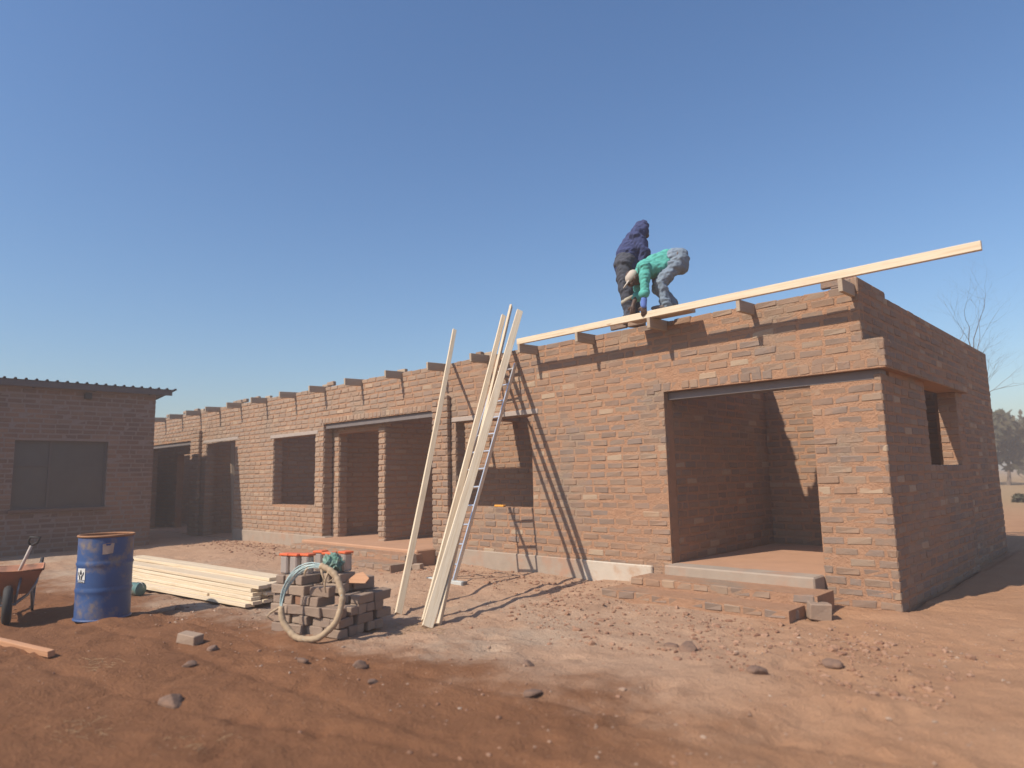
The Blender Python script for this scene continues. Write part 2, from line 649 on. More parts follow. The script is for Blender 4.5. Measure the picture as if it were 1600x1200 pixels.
BRICK_VARIANTS = []
for i in range(10):
    v, f = chamfer_box((BL, 0.075, BH), 0.011, 0.006)
    mb = MB()
    mb.add(v, f)
    BRICK_VARIANTS.append(mb.mesh("brick", M_BRICK_O))
LH_VARIANTS = []
for i in range(4):
    v, f = chamfer_box((BL, 0.075, BH), 0.008, 0.003)
    mb = MB()
    mb.add(v, f)
    LH_VARIANTS.append(mb.mesh("brick", M_LH_O))


def brick_rot(U, Nn):
    # local x -> U, local y -> into the wall, local z -> up
    return np.stack([U, -Nn, Z_], 1)


def screen_area(b):
    c, U, Nn, L, h = b
    d = c - CAM
    cc = MR @ d
    if cc[2] < 0.3:
        return 0
    px, py = 1073.2 * cc[0] / cc[2] + 800, 1073.2 * cc[1] / cc[2] + 600
    if not (-20 < px < 1620 and 0 < py < 1210):
        return 0
    face = -np.dot(d, Nn) / np.linalg.norm(d)
    return max(0.0, face) * L * h / cc[2] ** 2


def lay_bricks(lists, house, variants, joined_mat, limit=300, proud=0.002, exclude=None):
    """lists: [(wall_object, bricks, may_be_single)]; the largest in view become objects, the rest one mesh."""
    flat = [(screen_area(b) if single else 0.0, wi, b) for wi, (w, bs, single) in enumerate(lists) for b in bs]
    order = sorted(range(len(flat)), key=lambda i: -flat[i][0])
    big = set(i for i in order[:limit] if flat[i][0] > 0)
    mb_v, mb_f, n0 = [], [], 0
    for i, (a, wi, b) in enumerate(flat):
        c, U, Nn, L, h = b
        rot = brick_rot(U, Nn)
        jitter = Matrix.Rotation(random.gauss(0, 0.006), 3, 'Y') @ Matrix.Rotation(random.gauss(0, 0.008), 3, 'Z')
        left = min(1.0, max(0.0, (-c[0] - 5.0) / 4.0)) if house.name.startswith("brick_house") else 0.0     # joints raked deeper towards the left end
        out = c + Nn * (0.005 * left + proud + random.uniform(-0.003, 0.003) - 0.0375)
        if i in big:
            o = bpy.data.objects.new("brick", random.choice(variants))
            COL.objects.link(o)
            o.parent = lists[wi][0]
            R3 = Matrix(rot.tolist()) @ jitter
            o.matrix_local = Matrix.Translation(Vector(out)) @ R3.to_4x4() @ Matrix.Diagonal((L / BL, 1, h / BH, 1))
        else:
            v, f = chamfer_box((L, 0.075, h), 0.009, 0.005)
            vv = np.array(v) @ np.array(jitter).T @ rot.T + out
            mb_v.append(vv)
            mb_f += [tuple(k + n0 for k in q) for q in f]
            n0 += 24
    me = bpy.data.meshes.new("brickwork")
    me.from_pydata(np.concatenate(mb_v).tolist(), [], mb_f)
    me.materials.append(joined_mat)
    me.update()
    o = link("brickwork", me, house)
    tag(o, kind="stuff")
    return o


# ------------------------------------------------------------------ the unfinished house
house = tag(empty("brick_house"), "long unfinished roofless brick house with open doorways and rafter stubs along its top", "house")
XL = -25.0
H = 3.335
GAR = (-2.60, 2.44)
fo = lambda a, b, c, d: (a - XL, b - XL, c, d)
front_open = [fo(-2.60, 0.05, -1, 2.44), fo(-0.20, 0.05, 2.75, 9), fo(-6.61, -4.89, 0.94, 2.32), fo(-10.78, -7.14, 0.2, 2.57),
              fo(-12.95, -11.10, 0.88, 2.37), fo(-16.72, -14.96, -1, 2.45), fo(-20.90, -17.80, -1, 2.57)]
REC = 0.0035                                                     # mortar sits this far behind the brick faces
lists = []


def wall_part(name, fn):
    mb = MB()
    fn(mb)
    return mb.build(name, M_MORTAR, house)


w_front = wall_part("front_wall", lambda mb: core(mb, (XL, REC, 0), X_, -Y_, -XL - REC, -0.15, H, 0.20, front_open))
hdr = [(2.50, 2.61), (2.44, 2.545)]
pf = panel((XL, 0, 0), X_, -Y_, -XL, 0.008, H + 0.025, front_open, 1, header_rows=[])
# course of headers over the porch and the corner opening
pf = [b for b in pf if not (b[0][0] > -2.7 and 2.43 < b[0][2] < 2.57) and not (-10.95 < b[0][0] < -7.0 and 2.58 < b[0][2] < 2.70)]
for (xa, xb) in ((-10.95, -7.0), (-2.75, 0.0)):
    x = xa
    while x < xb - 0.05:
        L = min(random.uniform(0.105, 0.135), xb - x)
        pf.append((np.array([x + L / 2, 0, 2.50 if xa > -5 else 2.63]), X_, -Y_, L, 0.1))
        x += L + 0.016
lists.append((w_front, pf, True))
# reveals facing +X on the left side of each opening
for (x, za, zb, dep) in ((-6.61, 0.94, 2.32, .21), (-10.78, 0.2, 2.5, .21), (-12.95, .88, 2.37, .21), (-16.72, 0, 2.45, .21), (-20.9, 0, 2.5, .21)):
    lists.append((w_front, panel((x + 0.004, 0.012, 0), Y_, X_, dep, za, zb, (), int(-x * 10)), True))
# corner pier and side wall
SX = -0.08
w_pier = wall_part("corner_pier", lambda mb: core(mb, (-0.80, 0.09 + REC, 0), X_, -Y_, 0.72 - REC, -0.15, 2.335, 0.29))
lists.append((w_pier, panel((-0.80, 0.09, 0), X_, -Y_, 0.72, 0.0, 2.335, (), 31), True))
so = [(1.78 - .39, 3.42 - .39, 1.43, 2.44)]
w_side = wall_part("side_wall", lambda mb: (core(mb, (SX - REC, 0.39, 0), Y_, X_, 3.41, -0.15, 2.44, 0.22, so),
                                            core(mb, (-REC, 0.22, 2.44), Y_, X_, 3.58, 0.0, 0.31, 0.30),
                                            core(mb, (-0.20 - REC, 3.80, 0), Y_, X_, 2.90, -0.15, 3.36, 0.22),
                                            core(mb, (-0.20 - REC, 0.215, 2.75), Y_, X_, 3.585, 0.0, 0.61, 0.22)))
lists.append((w_side, panel((SX, 0.09, 0), Y_, X_, 3.7, 0.0, 2.43, [(1.78 - .09, 3.42 - .09, 1.43, 2.5)], 33), True))
lists.append((w_side, panel((0, 0.0, 0), Y_, X_, 3.79, 2.445, 2.75, (), 34), True))
lists.append((w_side, panel((-0.20, 0.0, 0), Y_, X_, 6.7, 2.755, 3.37, (), 35), True))
lists.append((w_side, panel((-0.20, 3.81, 0), Y_, X_, 2.89, 0.0, 2.75, (), 39), True))
lists.append((w_side, panel((SX - 0.225, 3.414, 0), X_, -Y_, 0.225, 1.43, 2.44, (), 36), True))     # lit reveal of the side window
# raised corner block, one course higher
w_block = wall_part("corner_block", lambda mb: mb.box((-0.34, 0.5, 3.365), (0.26, 0.96, 0.14)))
lists.append((w_block, panel((-0.48, 0.01, 0), X_, -Y_, 0.28, 3.345, 3.46, (), 37), True))
lists.append((w_block, panel((-0.205, 0.01, 0), Y_, X_, 0.98, 3.345, 3.46, (), 38), True))


def inner(name, P0, U, Nn, length, z0, z1, th, opens, seed, single=False, z1b=None):
    o = wall_part(name, lambda mb: core(mb, np.array(P0) - Nn * REC, U, Nn, length, z0, z1, th, opens))
    lists.append((o, panel(P0, U, Nn, length, max(z0, 0), z1 if z1b is None else z1b, opens, seed), single))
    return o


inner("partition_wall", (-2.60, 0.215, 0), Y_, X_, 2.78, -0.1, H, 0.20, [], 41)
inner("partition_wall", (-2.79, 3.0, 0), X_, -Y_, 2.27, -0.1, H, 0.20, [], 42, True)
inner("partition_wall", (-2.2, 3.95, 0), X_, -Y_, 1.88, -0.1, H, 0.20, [], 62)  # wall added behind the shortened partition so the side-window view stays shaded
inner("partition_wall", (-8.90, 2.0, 0), X_, -Y_, 6.08, -0.1, H, 0.20, [], 43)
w_p8 = inner("partition_wall", (-8.90, 0.215, 0), Y_, X_, 1.78, -0.1, H, 0.19, [], 44)
lists.append((w_p8, panel((-9.10, 0.205, 0), X_, -Y_, 0.20, 0.2, 2.5, (), 45), False))
inner("partition_wall", (-7.02, 0.215, 0), Y_, X_, 1.78, 2.45, H, 0.20, [], 46)
w_rec = inner("porch_wall", (-10.98, 0.235, 0), X_, -Y_, 1.875, -0.1, H, 0.20, [(0.42, 1.88, 0.22, 2.36)], 47)
lists.append((w_rec, panel((-10.555, 0.25, 0), Y_, X_, 0.19, 0.22, 2.36, (), 48), False))
inner("partition_wall", (-10.75, 0.44, 0), Y_, X_, 1.56, -0.1, H, 0.2, [], 58)  # wall added behind the porch door to fill its opening with shade
inner("partition_wall", (-10.95, 2.0, 0), X_, -Y_, 2.05, -0.1, H, 0.2, [], 59)
inner("partition_wall", (-13.15, 0.215, 0), Y_, X_, 1.78, -0.1, H, 0.20, [], 49)
inner("partition_wall", (-27.0, 2.0, 0), X_, -Y_, 13.65, -0.1, H, 0.20, [], 50)
inner("partition_wall", (-17.1, 0.215, 0), Y_, X_, 0.9, -0.1, H, 0.20, [], 51)
inner("porch_wall", (-24.9, 0.8, 0), X_, -Y_, 7.6, -0.1, H, 0.20, [(4.0, 5.45, 0.0, 2.3)], 52)
mb = MB()
mb.box((-13.5, 6.58, 1.6), (26.4, 0.2, 3.3))
mb.build("rear_wall", M_MORTAR, house)
# projecting piers beside the porches
for (xa, xb, zt) in ((-7.12, -6.72, 2.78), (-17.45, -17.02, 2.82)):
    wp = wall_part("pier", lambda mb: mb.box(((xa + xb) / 2, -0.045, zt / 2 - 0.05), (xb - xa - 0.02, 0.07, zt + 0.08)))
    lists.append((wp, panel((xa, -0.09, 0), X_, -Y_, xb - xa, 0.0, zt, (), int(-xa * 7)), True))
    lists.append((wp, panel((xb, -0.09, 0), Y_, X_, 0.08, 0.0, zt, (), int(-xa * 9)), False))
# loose bricks of the unfinished top course, between the rafters
RAFT = [-0.243, -1.347, -2.512, -3.672, -4.753, -5.809, -6.875, -8.1, -9.40, -10.75, -12.0, -13.35, -14.7, -15.95, -17.2, -18.5, -19.8]
top = []
rr = random.Random(5)
for a, b in zip(RAFT[:-1], RAFT[1:]):
    x = b + 0.06
    while x < a - 0.2:
        L = rr.choice((0.26, 0.26, 0.13, 0.2))
        if rr.random() < 0.14:
            top.append((np.array([x + L / 2, 0.004, 3.405 + rr.uniform(-.006, .004)]), X_, -Y_, L, 0.08))
        x += L + 0.02
lists.append((w_front, top, True))
lay_bricks(lists, house, BRICK_VARIANTS, M_BRICK_I)

# plinth, lintels, floors, steps
for (xa, xb) in ((-14.9, -10.62), (-7.06, -3.05)):
    mb = MB()
    mb.box(((xa + xb) / 2, 0.07, 0.065), (xb - xa, 0.20, 0.385), ch=0.012)
    mb.build("plinth", M_PLINTH, house)
mb = MB()
mb.box((-3.42, 0.062, 0.06), (1.10, 0.20, 0.395), ch=0.014)
mb.build("painted_plinth_end", M_WHITEPL, house)
for (xa, xb, z, h, y, mt) in ((-13.1, -11.0, 2.415, 0.075, 0.085, M_CONC), (-6.7, -4.75, 2.365, 0.075, 0.085, M_CONC), (-16.9, -14.8, 2.49, 0.075, 0.085, M_CONC)):
    mb = MB()
    mb.box(((xa + xb) / 2, y, z), (xb - xa, 0.20, h), ch=0.006)
    mb.build("lintel", mt, house)
M_LINT = simple("dark_lintel_steel", (0.20, 0.17, 0.16), 0.6, 0.2, 0.2, 8, 0.002)
for (xa, xb, z, y0, y1) in ((-2.595, -0.085, 2.387, 0.10, 0.30), (-10.775, -7.145, 2.515, 0.05, 0.2), (-20.895, -17.805, 2.515, 0.05, 0.2)):
    mb = MB()
    mb.box(((xa + xb) / 2, (y0 + y1) / 2, z), (xb - xa, y1 - y0, 0.10), ch=0.004)
    mb.build("lintel", M_LINT, house)
mb = MB()
mb.box((-1.46, 1.545, 0.10), (2.27, 2.88, 0.40))
mb.build("porch_floor", M_FLOOR, house)
mb = MB()
mb.box((-1.70, -0.045, 0.10), (1.79, 0.29, 0.405), ch=0.015)
mb.build("porch_threshold", M_PLINTH, house)
mb = MB()
mb.box((-8.9, 0.75, 0.06), (3.7, 2.46, 0.36), ch=0.02)
mb.build("porch_floor", M_FLOOR, house)
mb = MB()
mb.box((-15.2, 1.0, -0.10), (12.5, 1.9, 0.24))
mb.build("floor_slab", M_FLOOR, house)


def step(xa, xb, y_front, depth, z_top, seed, L=0.19):
    mb = MB()
    mb.box(((xa + xb) / 2, y_front + depth / 2 + 0.012, z_top / 2 - 0.055), (xb - xa - 0.02, depth, z_top + 0.105))
    s = mb.build("step", M_MORTAR, house)
    r = random.Random(seed)
    x = xa
    while x < xb - 0.08:
        l = min(L + r.uniform(-0.02, 0.03), xb - x)
        o = bpy.data.objects.new("brick", r.choice(BRICK_VARIANTS))
        COL.objects.link(o)
        o.parent = s
        o.location = (x + l / 2, y_front + 0.056 + r.uniform(-.004, .004), z_top - 0.044)
        o.rotation_euler = (0, 0, r.gauss(0, .02))
        o.scale = (l / BL, 1.3, 1.0)
        x += l + 0.022
    return s


step(-2.80, -0.62, -0.62, 0.44, 0.195, 1)
step(-2.95, -0.75, -1.00, 0.40, 0.095, 2)
step(-10.6, -6.95, -0.80, 0.36, 0.19, 3)
step(-10.4, -6.75, -1.22, 0.44, 0.10, 4)

# rafter stubs, each bedded in the wall top
for i, x in enumerate(RAFT):
    mb = MB()
    L = 1.15
    mb.box((0, 0, 0), (L, 0.045, 0.135), ch=0.004)
    tip = -0.385 + rr.uniform(-0.02, 0.02)
    o = mb.build("rafter", M_RAFTER, house)
    o.location = (x + rr.uniform(-.01, .01), tip + L / 2, 3.258 + (0.012 if x < -7 else 0.0) + 0.03)
    o.rotation_euler = (0, -0.03, math.pi / 2 + rr.gauss(0, .01))
    if i in (5, 7, 9, 11, 14):       # short packer beside the rafter
        mb = MB()
        mb.box((0, 0, 0), (0.24, 0.07, 0.07), ch=0.005)
        mb.build("packing_block", M_RAFTER, house, loc=(x - 0.12, 0.11, 3.39))
# upright door props inside the left doorways
for (p, q) in (((-17.85, 0.42, -0.02), (-18.0, 0.44, 2.48)), ((-16.0, 0.5, 0.02), (-16.5, 0.60, 2.46))):
    d = np.array(q) - np.array(p)
    mb = MB()
    mb.box((0, 0, 0), (float(np.linalg.norm(d)), 0.09, 0.05), ch=0.004)
    o = mb.build("timber_prop", M_RAFTER, house)
    o.location = Vector((np.array(p) + np.array(q)) / 2)
    o.rotation_euler = Vector(d).to_track_quat('X', 'Z').to_euler()

# ------------------------------------------------------------------ neighbouring house on the left
M_SHEET = simple("roof_sheet", (0.17, 0.17, 0.19), 0.45, 0.7, 0.15, 3)
M_FASCIA = simple("fascia_board", (0.10, 0.085, 0.085), 0.7, 0, 0.2, 5)
M_FRAME = simple("window_frame_paint", (0.10, 0.085, 0.08), 0.6, 0.1, 0.2, 9)
m, nt, b = nodes_of("dusty_glass")
nt.links.new(mixc(nt, noise(nt, wpos(nt), 2.5, 5), (0.06, 0.057, 0.054), (0.11, 0.10, 0.094)), b.inputs["Base Color"])
b.inputs["Roughness"].default_value = 0.28
b.inputs["Specular IOR Level"].default_value = 0.35
M_GLASS = m
nb = tag(empty("neighbouring_house", (0, 0, 0)), "finished shaded brick house with ribbed metal roof and wide dusty window", "house")
NX, NY0, NY1, NH = -15.3, -8.2, -1.80, 3.50
wo = [(-4.50 - NY0, -2.76 - NY0, 0.92, 2.36)]
mb = MB()
core(mb, (NX - REC, NY0, 0), Y_, X_, NY1 - NY0 - .005, -0.15, NH, 0.22, wo)
core(mb, (NX - 6.0, NY1 - REC, 0), X_, Y_, 5.75, -0.15, NH - 0.05, 0.22)
core(mb, (NX - 6.0, NY0 + .2, 0), X_, -Y_, 5.75, -0.15, NH - 0.05, 0.2)
nw = mb.build("wall", M_MORTAR, nb)
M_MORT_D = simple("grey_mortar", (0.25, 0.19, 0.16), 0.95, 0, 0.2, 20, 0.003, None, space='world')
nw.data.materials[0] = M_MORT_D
l2 = [(nw, panel((NX, NY0, 0), Y_, X_, NY1 - NY0, 0.0, NH, wo, 71), True),
      (nw, panel((NX - 4.0, NY1, 0), X_, Y_, 4.0, 0.0, NH - .05, (), 72), False)]
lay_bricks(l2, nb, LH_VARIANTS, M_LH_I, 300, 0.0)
win = MB()
y0, y1, z0, z1 = -4.50, -2.76, 0.92, 2.36
xg = NX - 0.10
fw = 0.045
ym = y0 + (y1 - y0) * 0.36
zm = z0 + (z1 - z0) * 0.62
for (ya, yb, za, zb) in ((y0, y1, z1 - fw, z1), (y0, y1, z0, z0 + fw), (y0, y0 + fw, z0 + fw, z1 - fw), (y1 - fw, y1, z0 + fw, z1 - fw), (ym, ym + fw, z0 + fw, z1 - fw), (y0 + fw, ym, zm, zm + fw * .8)):
    win.box((xg, (ya + yb) / 2, (za + zb) / 2), (0.05, yb - ya - .002, zb - za - .002))
wf = win.build("window", M_FRAME, nb)
for (ya, yb, za, zb) in ((y0 + fw, ym, z0 + fw, zm), (y0 + fw, ym, zm + fw * .8, z1 - fw), (ym + fw, y1 - fw, z0 + fw, z1 - fw)):
    mb = MB()
    mb.box((xg - 0.006, (ya + yb) / 2, (za + zb) / 2), (0.006, yb - ya + .01, zb - za + .01))
    mb.build("pane", M_GLASS, wf)
mb = MB()
mb.box((NX + 0.01, (y0 + y1) / 2, z0 - 0.035), (0.10, y1 - y0 + 0.1, 0.06), ch=0.006)
mb.build("sill", M_LH_O, wf)
# ribbed sheet roof falling away to the left, edge along the eaves towards the yard
pr = []
y = NY0 - 0.3
while y < NY1 + 0.33:
    pr += [(y, 0.0), (y + 0.125, 0.0), (y + 0.14, 0.036), (y + 0.172, 0.036), (y + 0.187, 0.0)]
    y += 0.187
vs, fs = [], []
for (x, zo) in ((NX + 0.16, 3.62), (NX - 6.2, 3.1)):
    for dz in (0, 0.0018):
        vs += [(x, p[0], zo + p[1] + dz) for p in pr]
n = len(pr)
for i in range(n - 1):
    fs.append((n + i, n + i + 1, 3 * n + i + 1, 3 * n + i))
    fs.append((i + 1, i, 2 * n + i, 2 * n + i + 1))
    fs.append((i, i + 1, n + i + 1, n + i))
mb = MB()
mb.add(vs, fs)
rf = mb.build("roof", M_SHEET, nb)
mb = MB()
mb.box((NX + 0.13, (NY0 + NY1) / 2, 3.545), (0.03, NY1 - NY0 + 0.62, 0.13), ch=0.003)
mb.build("fascia", M_FASCIA, rf)
for y in np.arange(NY0 + 0.5, NY1 + 0.3, 1.15):
    mb = MB()
    mb.box((NX - 1.0, y, 3.52), (2.2, 0.05, 0.10))
    o = mb.build("roof_timber", M_FASCIA, rf)
mb = MB()
mb.box((NX + 0.03, -3.23, 3.36), (0.10, 0.14, 0.13), ch=0.01)
mb.build("vent_block", M_BLACK, nb)

# ------------------------------------------------------------------ timber
def plank(name, p, q, w, t, mat, label, cat, group=None, roll=0.0, bow=0.0, up=(0, 0, 1)):
    p, q = np.array(p, float), np.array(q, float)
    d = q - p
    L = float(np.linalg.norm(d))
    mb = MB()
    n = 10
    prof = [(-w / 2 + .003, -t / 2), (w / 2 - .003, -t / 2), (w / 2, -t / 2 + .003), (w / 2, t / 2 - .003), (w / 2 - .003, t / 2), (-w / 2 + .003, t / 2), (-w / 2, t / 2 - .003), (-w / 2, -t / 2 + .003)]
    vs, fs = [], []
    for i in range(n + 1):
        s = i / n
        b_ = bow * (4 * s * (1 - s))
        vs += [(L * (s - 0.5), a, c + b_) for a, c in prof]
    k = len(prof)
    for i in range(n):
        for j in range(k):
            fs.append((i * k + j, i * k + (j + 1) % k, (i + 1) * k + (j + 1) % k, (i + 1) * k + j))
    fs.append(tuple(reversed(range(k))))
    fs.append(tuple(n * k + j for j in range(k)))
    mb.add(vs, fs)
    o = mb.build(name, mat)
    x = Vector(d / L)
    z = Vector(up) - x * Vector(up).dot(x)
    z.normalize()
    yv = z.cross(x)
    R3 = Matrix((x, yv, z)).transposed() @ Matrix.Rotation(roll, 3, 'X')
    o.matrix_world = Matrix.Translation(Vector((p + q) / 2)) @ R3.to_4x4()
    return tag(o, label, cat, group)


plank("timber_beam", (-4.79, -0.365, 3.372), (0.97, -0.365, 3.385), 0.05, 0.085, M_PINE, "long pale timber laid along the rafter ends, its right end jutting past the corner", "timber")
# leaning lengths: foot on the ground, resting on the outer top edge of the wall


def lean(foot, touch, t, w, th, label, roll, bow=0.0, name="leaning_plank"):
    f, k = np.array(foot, float), np.array(touch, float)
    nrm = (CAM * np.array([1, 1, 0]) - f * np.array([1, 1, 0]))
    return plank(name, f, f + (k - f) * t, w, th, M_PINE, label, "plank", "planks leaning on the wall", roll, bow, up=(nrm[0], nrm[1], 0.4))


lean((-4.01, -3.11, 0.0), (-6.70, -0.06, 3.40), 1.20, 0.072, 0.038, "narrow pale plank leaning alone on the wall, nearest the porch", 0.35, 0.03)
lean((-3.50, -3.16, 0.0), (-5.60, -0.05, 3.39), 1.225, 0.076, 0.038, "leftmost pale plank of the three bundled together by the ladder", 0.3, 0.012)
lean((-3.25, -3.20, 0.0), (-5.45, -0.05, 3.39), 1.285, 0.076, 0.038, "tallest pale plank, middle one of the three bundled by the ladder", 1.15, -0.01)
lean((-3.26, -3.33, 0.0), (-5.24, -0.09, 3.38), 1.235, 0.106, 0.038, "widest pale plank, frontmost of the three and closest to the ladder", 0.15, 0.015)

# ladder
lad = tag(empty("ladder", (-5.18, -1.48, 0.02)), "aluminium ladder standing against the wall behind the leaning planks", "ladder")
base, topv = np.array([0, 0, 0.03]), np.array([-0.16, 1.43, 3.10])
ax = (topv - base) / np.linalg.norm(topv - base)
LL = float(np.linalg.norm(topv - base))
q = Vector(ax).to_track_quat('Z', 'Y')
side = np.array([1, 0, 0]) - ax * ax[0]
side /= np.linalg.norm(side)
fwd = np.cross(ax, side)
Rl = np.stack([side, fwd, ax], 1)
for s in (-1, 1):
    mb = MB()
    mb.box(base + ax * LL / 2 + side * s * 0.19, (0.024, 0.058, LL), Rl, ch=0.003)
    mb.build("rail", M_ALU, lad)
for i in range(int(LL / 0.28)):
    mb = MB()
    c = base + ax * (0.22 + 0.28 * i)
    mb.box(c, (0.37, 0.032, 0.026), Rl, ch=0.005)
    mb.build("rung", M_ALU, lad)
mb = MB()
mb.box((0.04, 0.0, 0.02), (0.68, 0.075, 0.055), ch=0.006)
mb.build("foot_bar", simple("pale_metal", (0.62, 0.64, 0.60), 0.5, 0.3, 0.1, 20), lad)
for s in (-1, 1):
    mb = MB()
    mb.box((0.04 + s * 0.355, 0, 0.018), (0.04, 0.085, 0.065), ch=0.008)
    mb.build("foot_cap", M_STEEL, lad)

# timber pile on the ground behind the drum
pd = np.array([-3.45, -0.35, 0])
pd /= np.linalg.norm(pd)
pn = np.array([-pd[1], pd[0], 0])         # points to -Y side
if pn[1] > 0:
    pn = -pn
pr_ = random.Random(11)
e0 = np.array([-5.66, -3.64, 0.0])
for lay in range(6):
    nrow = 4 if lay < 5 else 2
    for j in range(nrow):
        z = 0.065 + lay * 0.0405
        st = pr_.uniform(-0.12, 0.12)
        off = pn * (0.10 + 0.122 * j - 0.19 + pr_.uniform(-.012, .012) - 0.012 * lay)
        ln = 4.0 + pr_.uniform(-.05, .1)
        tw = pn * (pr_.uniform(-0.03, 0.03) - 0.10)
        p = e0 + off + pd * st
        lb = "pale plank, %s layer and %s from the house side of the timber pile" % (("bottom", "second", "third", "fourth", "fifth", "sixth", "top")[lay], ("first", "second", "third", "fourth")[j])
        plank("sawn_plank", p + Z_ * z, p + pd * ln + tw + Z_ * (z + 0.02), 0.114, 0.037, M_PINE, lb, "plank", "planks of the timber pile", 0, pr_.uniform(-.006, .006))
plank("sawn_plank", (-5.55, -3.99, 0.045), (-8.1, -4.27, 0.05), 0.114, 0.038, M_PINE, "pale plank slipped off the front of the timber pile onto the ground", "plank", "planks of the timber pile", 0.06)
plank("sawn_plank", (-6.5, -4.02, 0.075), (-9.0, -4.36, 0.05), 0.114, 0.038, M_PINE, "short pale plank lying askew low against the timber pile", "plank", "planks of the timber pile", -0.05)
for x in (-6.2, -8.6):
    plank("bearer", (x, -3.25, 0.022), (x - .08, -4.0, 0.022), 0.07, 0.045, M_OLDWOOD, "dark timber bearer under the plank pile, nearer the %s" % ("brick stack" if x > -7 else "drum"), "bearer")
plank("old_plank", (-5.9, -6.25, 0.03), (-4.86, -6.02, 0.028), 0.055, 0.05, M_OLDWOOD, "orange brown timber offcut lying in the bottom left foreground", "plank", None, 0.1)

# ------------------------------------------------------------------ blue drum
M_BLUE = simple("chipped_blue_paint", (0.030, 0.085, 0.235), 0.5, 0.0, 0.22, 5, 0.001, (0.25, 0.19, 0.14), 0.34, 4.2)
M_RUST = simple("rust", (0.36, 0.18, 0.09), 0.85, 0.2, 0.35, 14, 0.002)
M_STICK = simple("white_sticker", (0.74, 0.73, 0.68), 0.6, 0, 0.08, 10)
M_STICK2 = simple("faded_sticker", (0.50, 0.36, 0.27), 0.7, 0, 0.3, 14)
M_INK = simple("black_ink", (0.03, 0.03, 0.035), 0.6, 0, 0.1, 10)
DR, DH = 0.262, 0.885
dv = np.array([-0.963, 0.27])
drum = tag(empty("oil_drum", (-6.14 + dv[0] * DR, -5.29 + dv[1] * DR, 0.0)), "dented blue steel oil drum with rusty rim standing on the earth", "drum")
prof = [(0.0, 0.02), (DR - 0.008, 0.02), (DR, 0.012), (DR, 0.03)]
for z in np.linspace(0.04, DH - 0.03, 40):
    r = DR
    for zc in (DH * 0.345, DH * 0.655):
        r += 0.011 * math.exp(-((z - zc) / 0.014) ** 2)
    prof.append((r, z))
mb = MB()
mb.lathe(prof, 48)
body = mb.build("drum_body", M_BLUE, drum, True)
for vtx in body.data.vertices:          # dents
    c = vtx.co
    a = math.atan2(c.y, c.x)
    k = 0.010 * math.exp(-((a + 1.1) / .35) ** 2 - ((c.z - .25) / .13) ** 2) + 0.008 * math.exp(-((a + .2) / .3) ** 2 - ((c.z - .6) / .12) ** 2)
    r = math.hypot(c.x, c.y)
    if r > 0.1:
        c.x *= (r - k) / r
        c.y *= (r - k) / r
for z, nm in ((DH - 0.015, "top_rim"), (0.016, "bottom_rim")):
    mb = MB()
    mb.tube([((DR + 0.002) * math.cos(a), (DR + 0.002) * math.sin(a), z) for a in np.linspace(0, 2 * math.pi, 48, endpoint=False)], 0.012, 8, closed=True)
    mb.build(nm, M_RUST if z > .5 else M_BLUE, drum, True)
mb = MB()
mb.lathe([(0.0001, DH - 0.045), (DR - 0.03, DH - 0.04), (DR - 0.004, DH - 0.03), (DR - .002, DH - 0.012)], 40)
lid = mb.build("lid", M_RUST, drum, True)
mb = MB()
mb.lathe([(0.0001, 0.02), (0.028, 0.02), (0.03, 0.0)], 12)
o = mb.build("bung", M_STEEL, lid, True)
o.location = (0.12, -0.14, DH - 0.043)


def cyl_patch(mb, poly, a0, z0, r):
    """flat print wrapped on the drum; poly in metres (u to the right as seen from outside, v up)."""
    vs = [(r * math.cos(a0 + u / DR), r * math.sin(a0 + u / DR), z0 + v) for u, v in poly]
    mb.add(vs, [tuple(range(len(vs)))])


def rect(u0, u1, v0, v1):
    k = 6
    top_ = [(u0 + (u1 - u0) * i / k, v1) for i in range(k, -1, -1)]
    bot = [(u0 + (u1 - u0) * i / k, v0) for i in range(k + 1)]
    return bot + top_


AS = -1.22
mb = MB()
cyl_patch(mb, rect(-0.055, 0.055, -0.055, 0.062), AS, 0.485, DR + 0.0035)
cyl_patch(mb, rect(-0.05, 0.05, -0.082, -0.062), AS, 0.485, DR + 0.0035)
stk = mb.build("sticker", M_STICK, drum)
stk["label"] = "white square sticker with a black drop over two cupped hands"
mb = MB()
drop = [(0.0, 0.052), (-0.008, 0.034), (-0.016, 0.018), (-0.014, 0.004), (0.0, -0.004), (0.014, 0.004), (0.016, 0.018), (0.008, 0.034)]
cyl_patch(mb, [(-u, v) for u, v in drop][::1], AS, 0.485, DR + 0.006)
for s in (-1, 1):
    cyl_patch(mb, [(s * 0.006, -0.05), (s * 0.022, -0.05), (s * 0.024, -0.022), (s * 0.042, 0.004), (s * 0.040, 0.028), (s * 0.032, 0.026), (s * 0.030, 0.006), (s * 0.006, -0.016)][::s], AS, 0.485, DR + 0.006)
for i in range(7):
    cyl_patch(mb, rect(-0.044 + i * 0.0128, -0.044 + i * 0.0128 + 0.008, -0.078, -0.068), AS, 0.485, DR + 0.006)
mb.build("symbol", M_INK, stk)
mb = MB()
cyl_patch(mb, [(-0.05, -0.06), (0.0, -0.058), (0.045, -0.05), (0.055, 0.05), (0.0, 0.055), (-0.052, 0.045)], -0.20, 0.745, DR + 0.003)
s2 = mb.build("sticker", M_STICK2, drum)
s2["label"] = "peeling faded sticker near the rim"

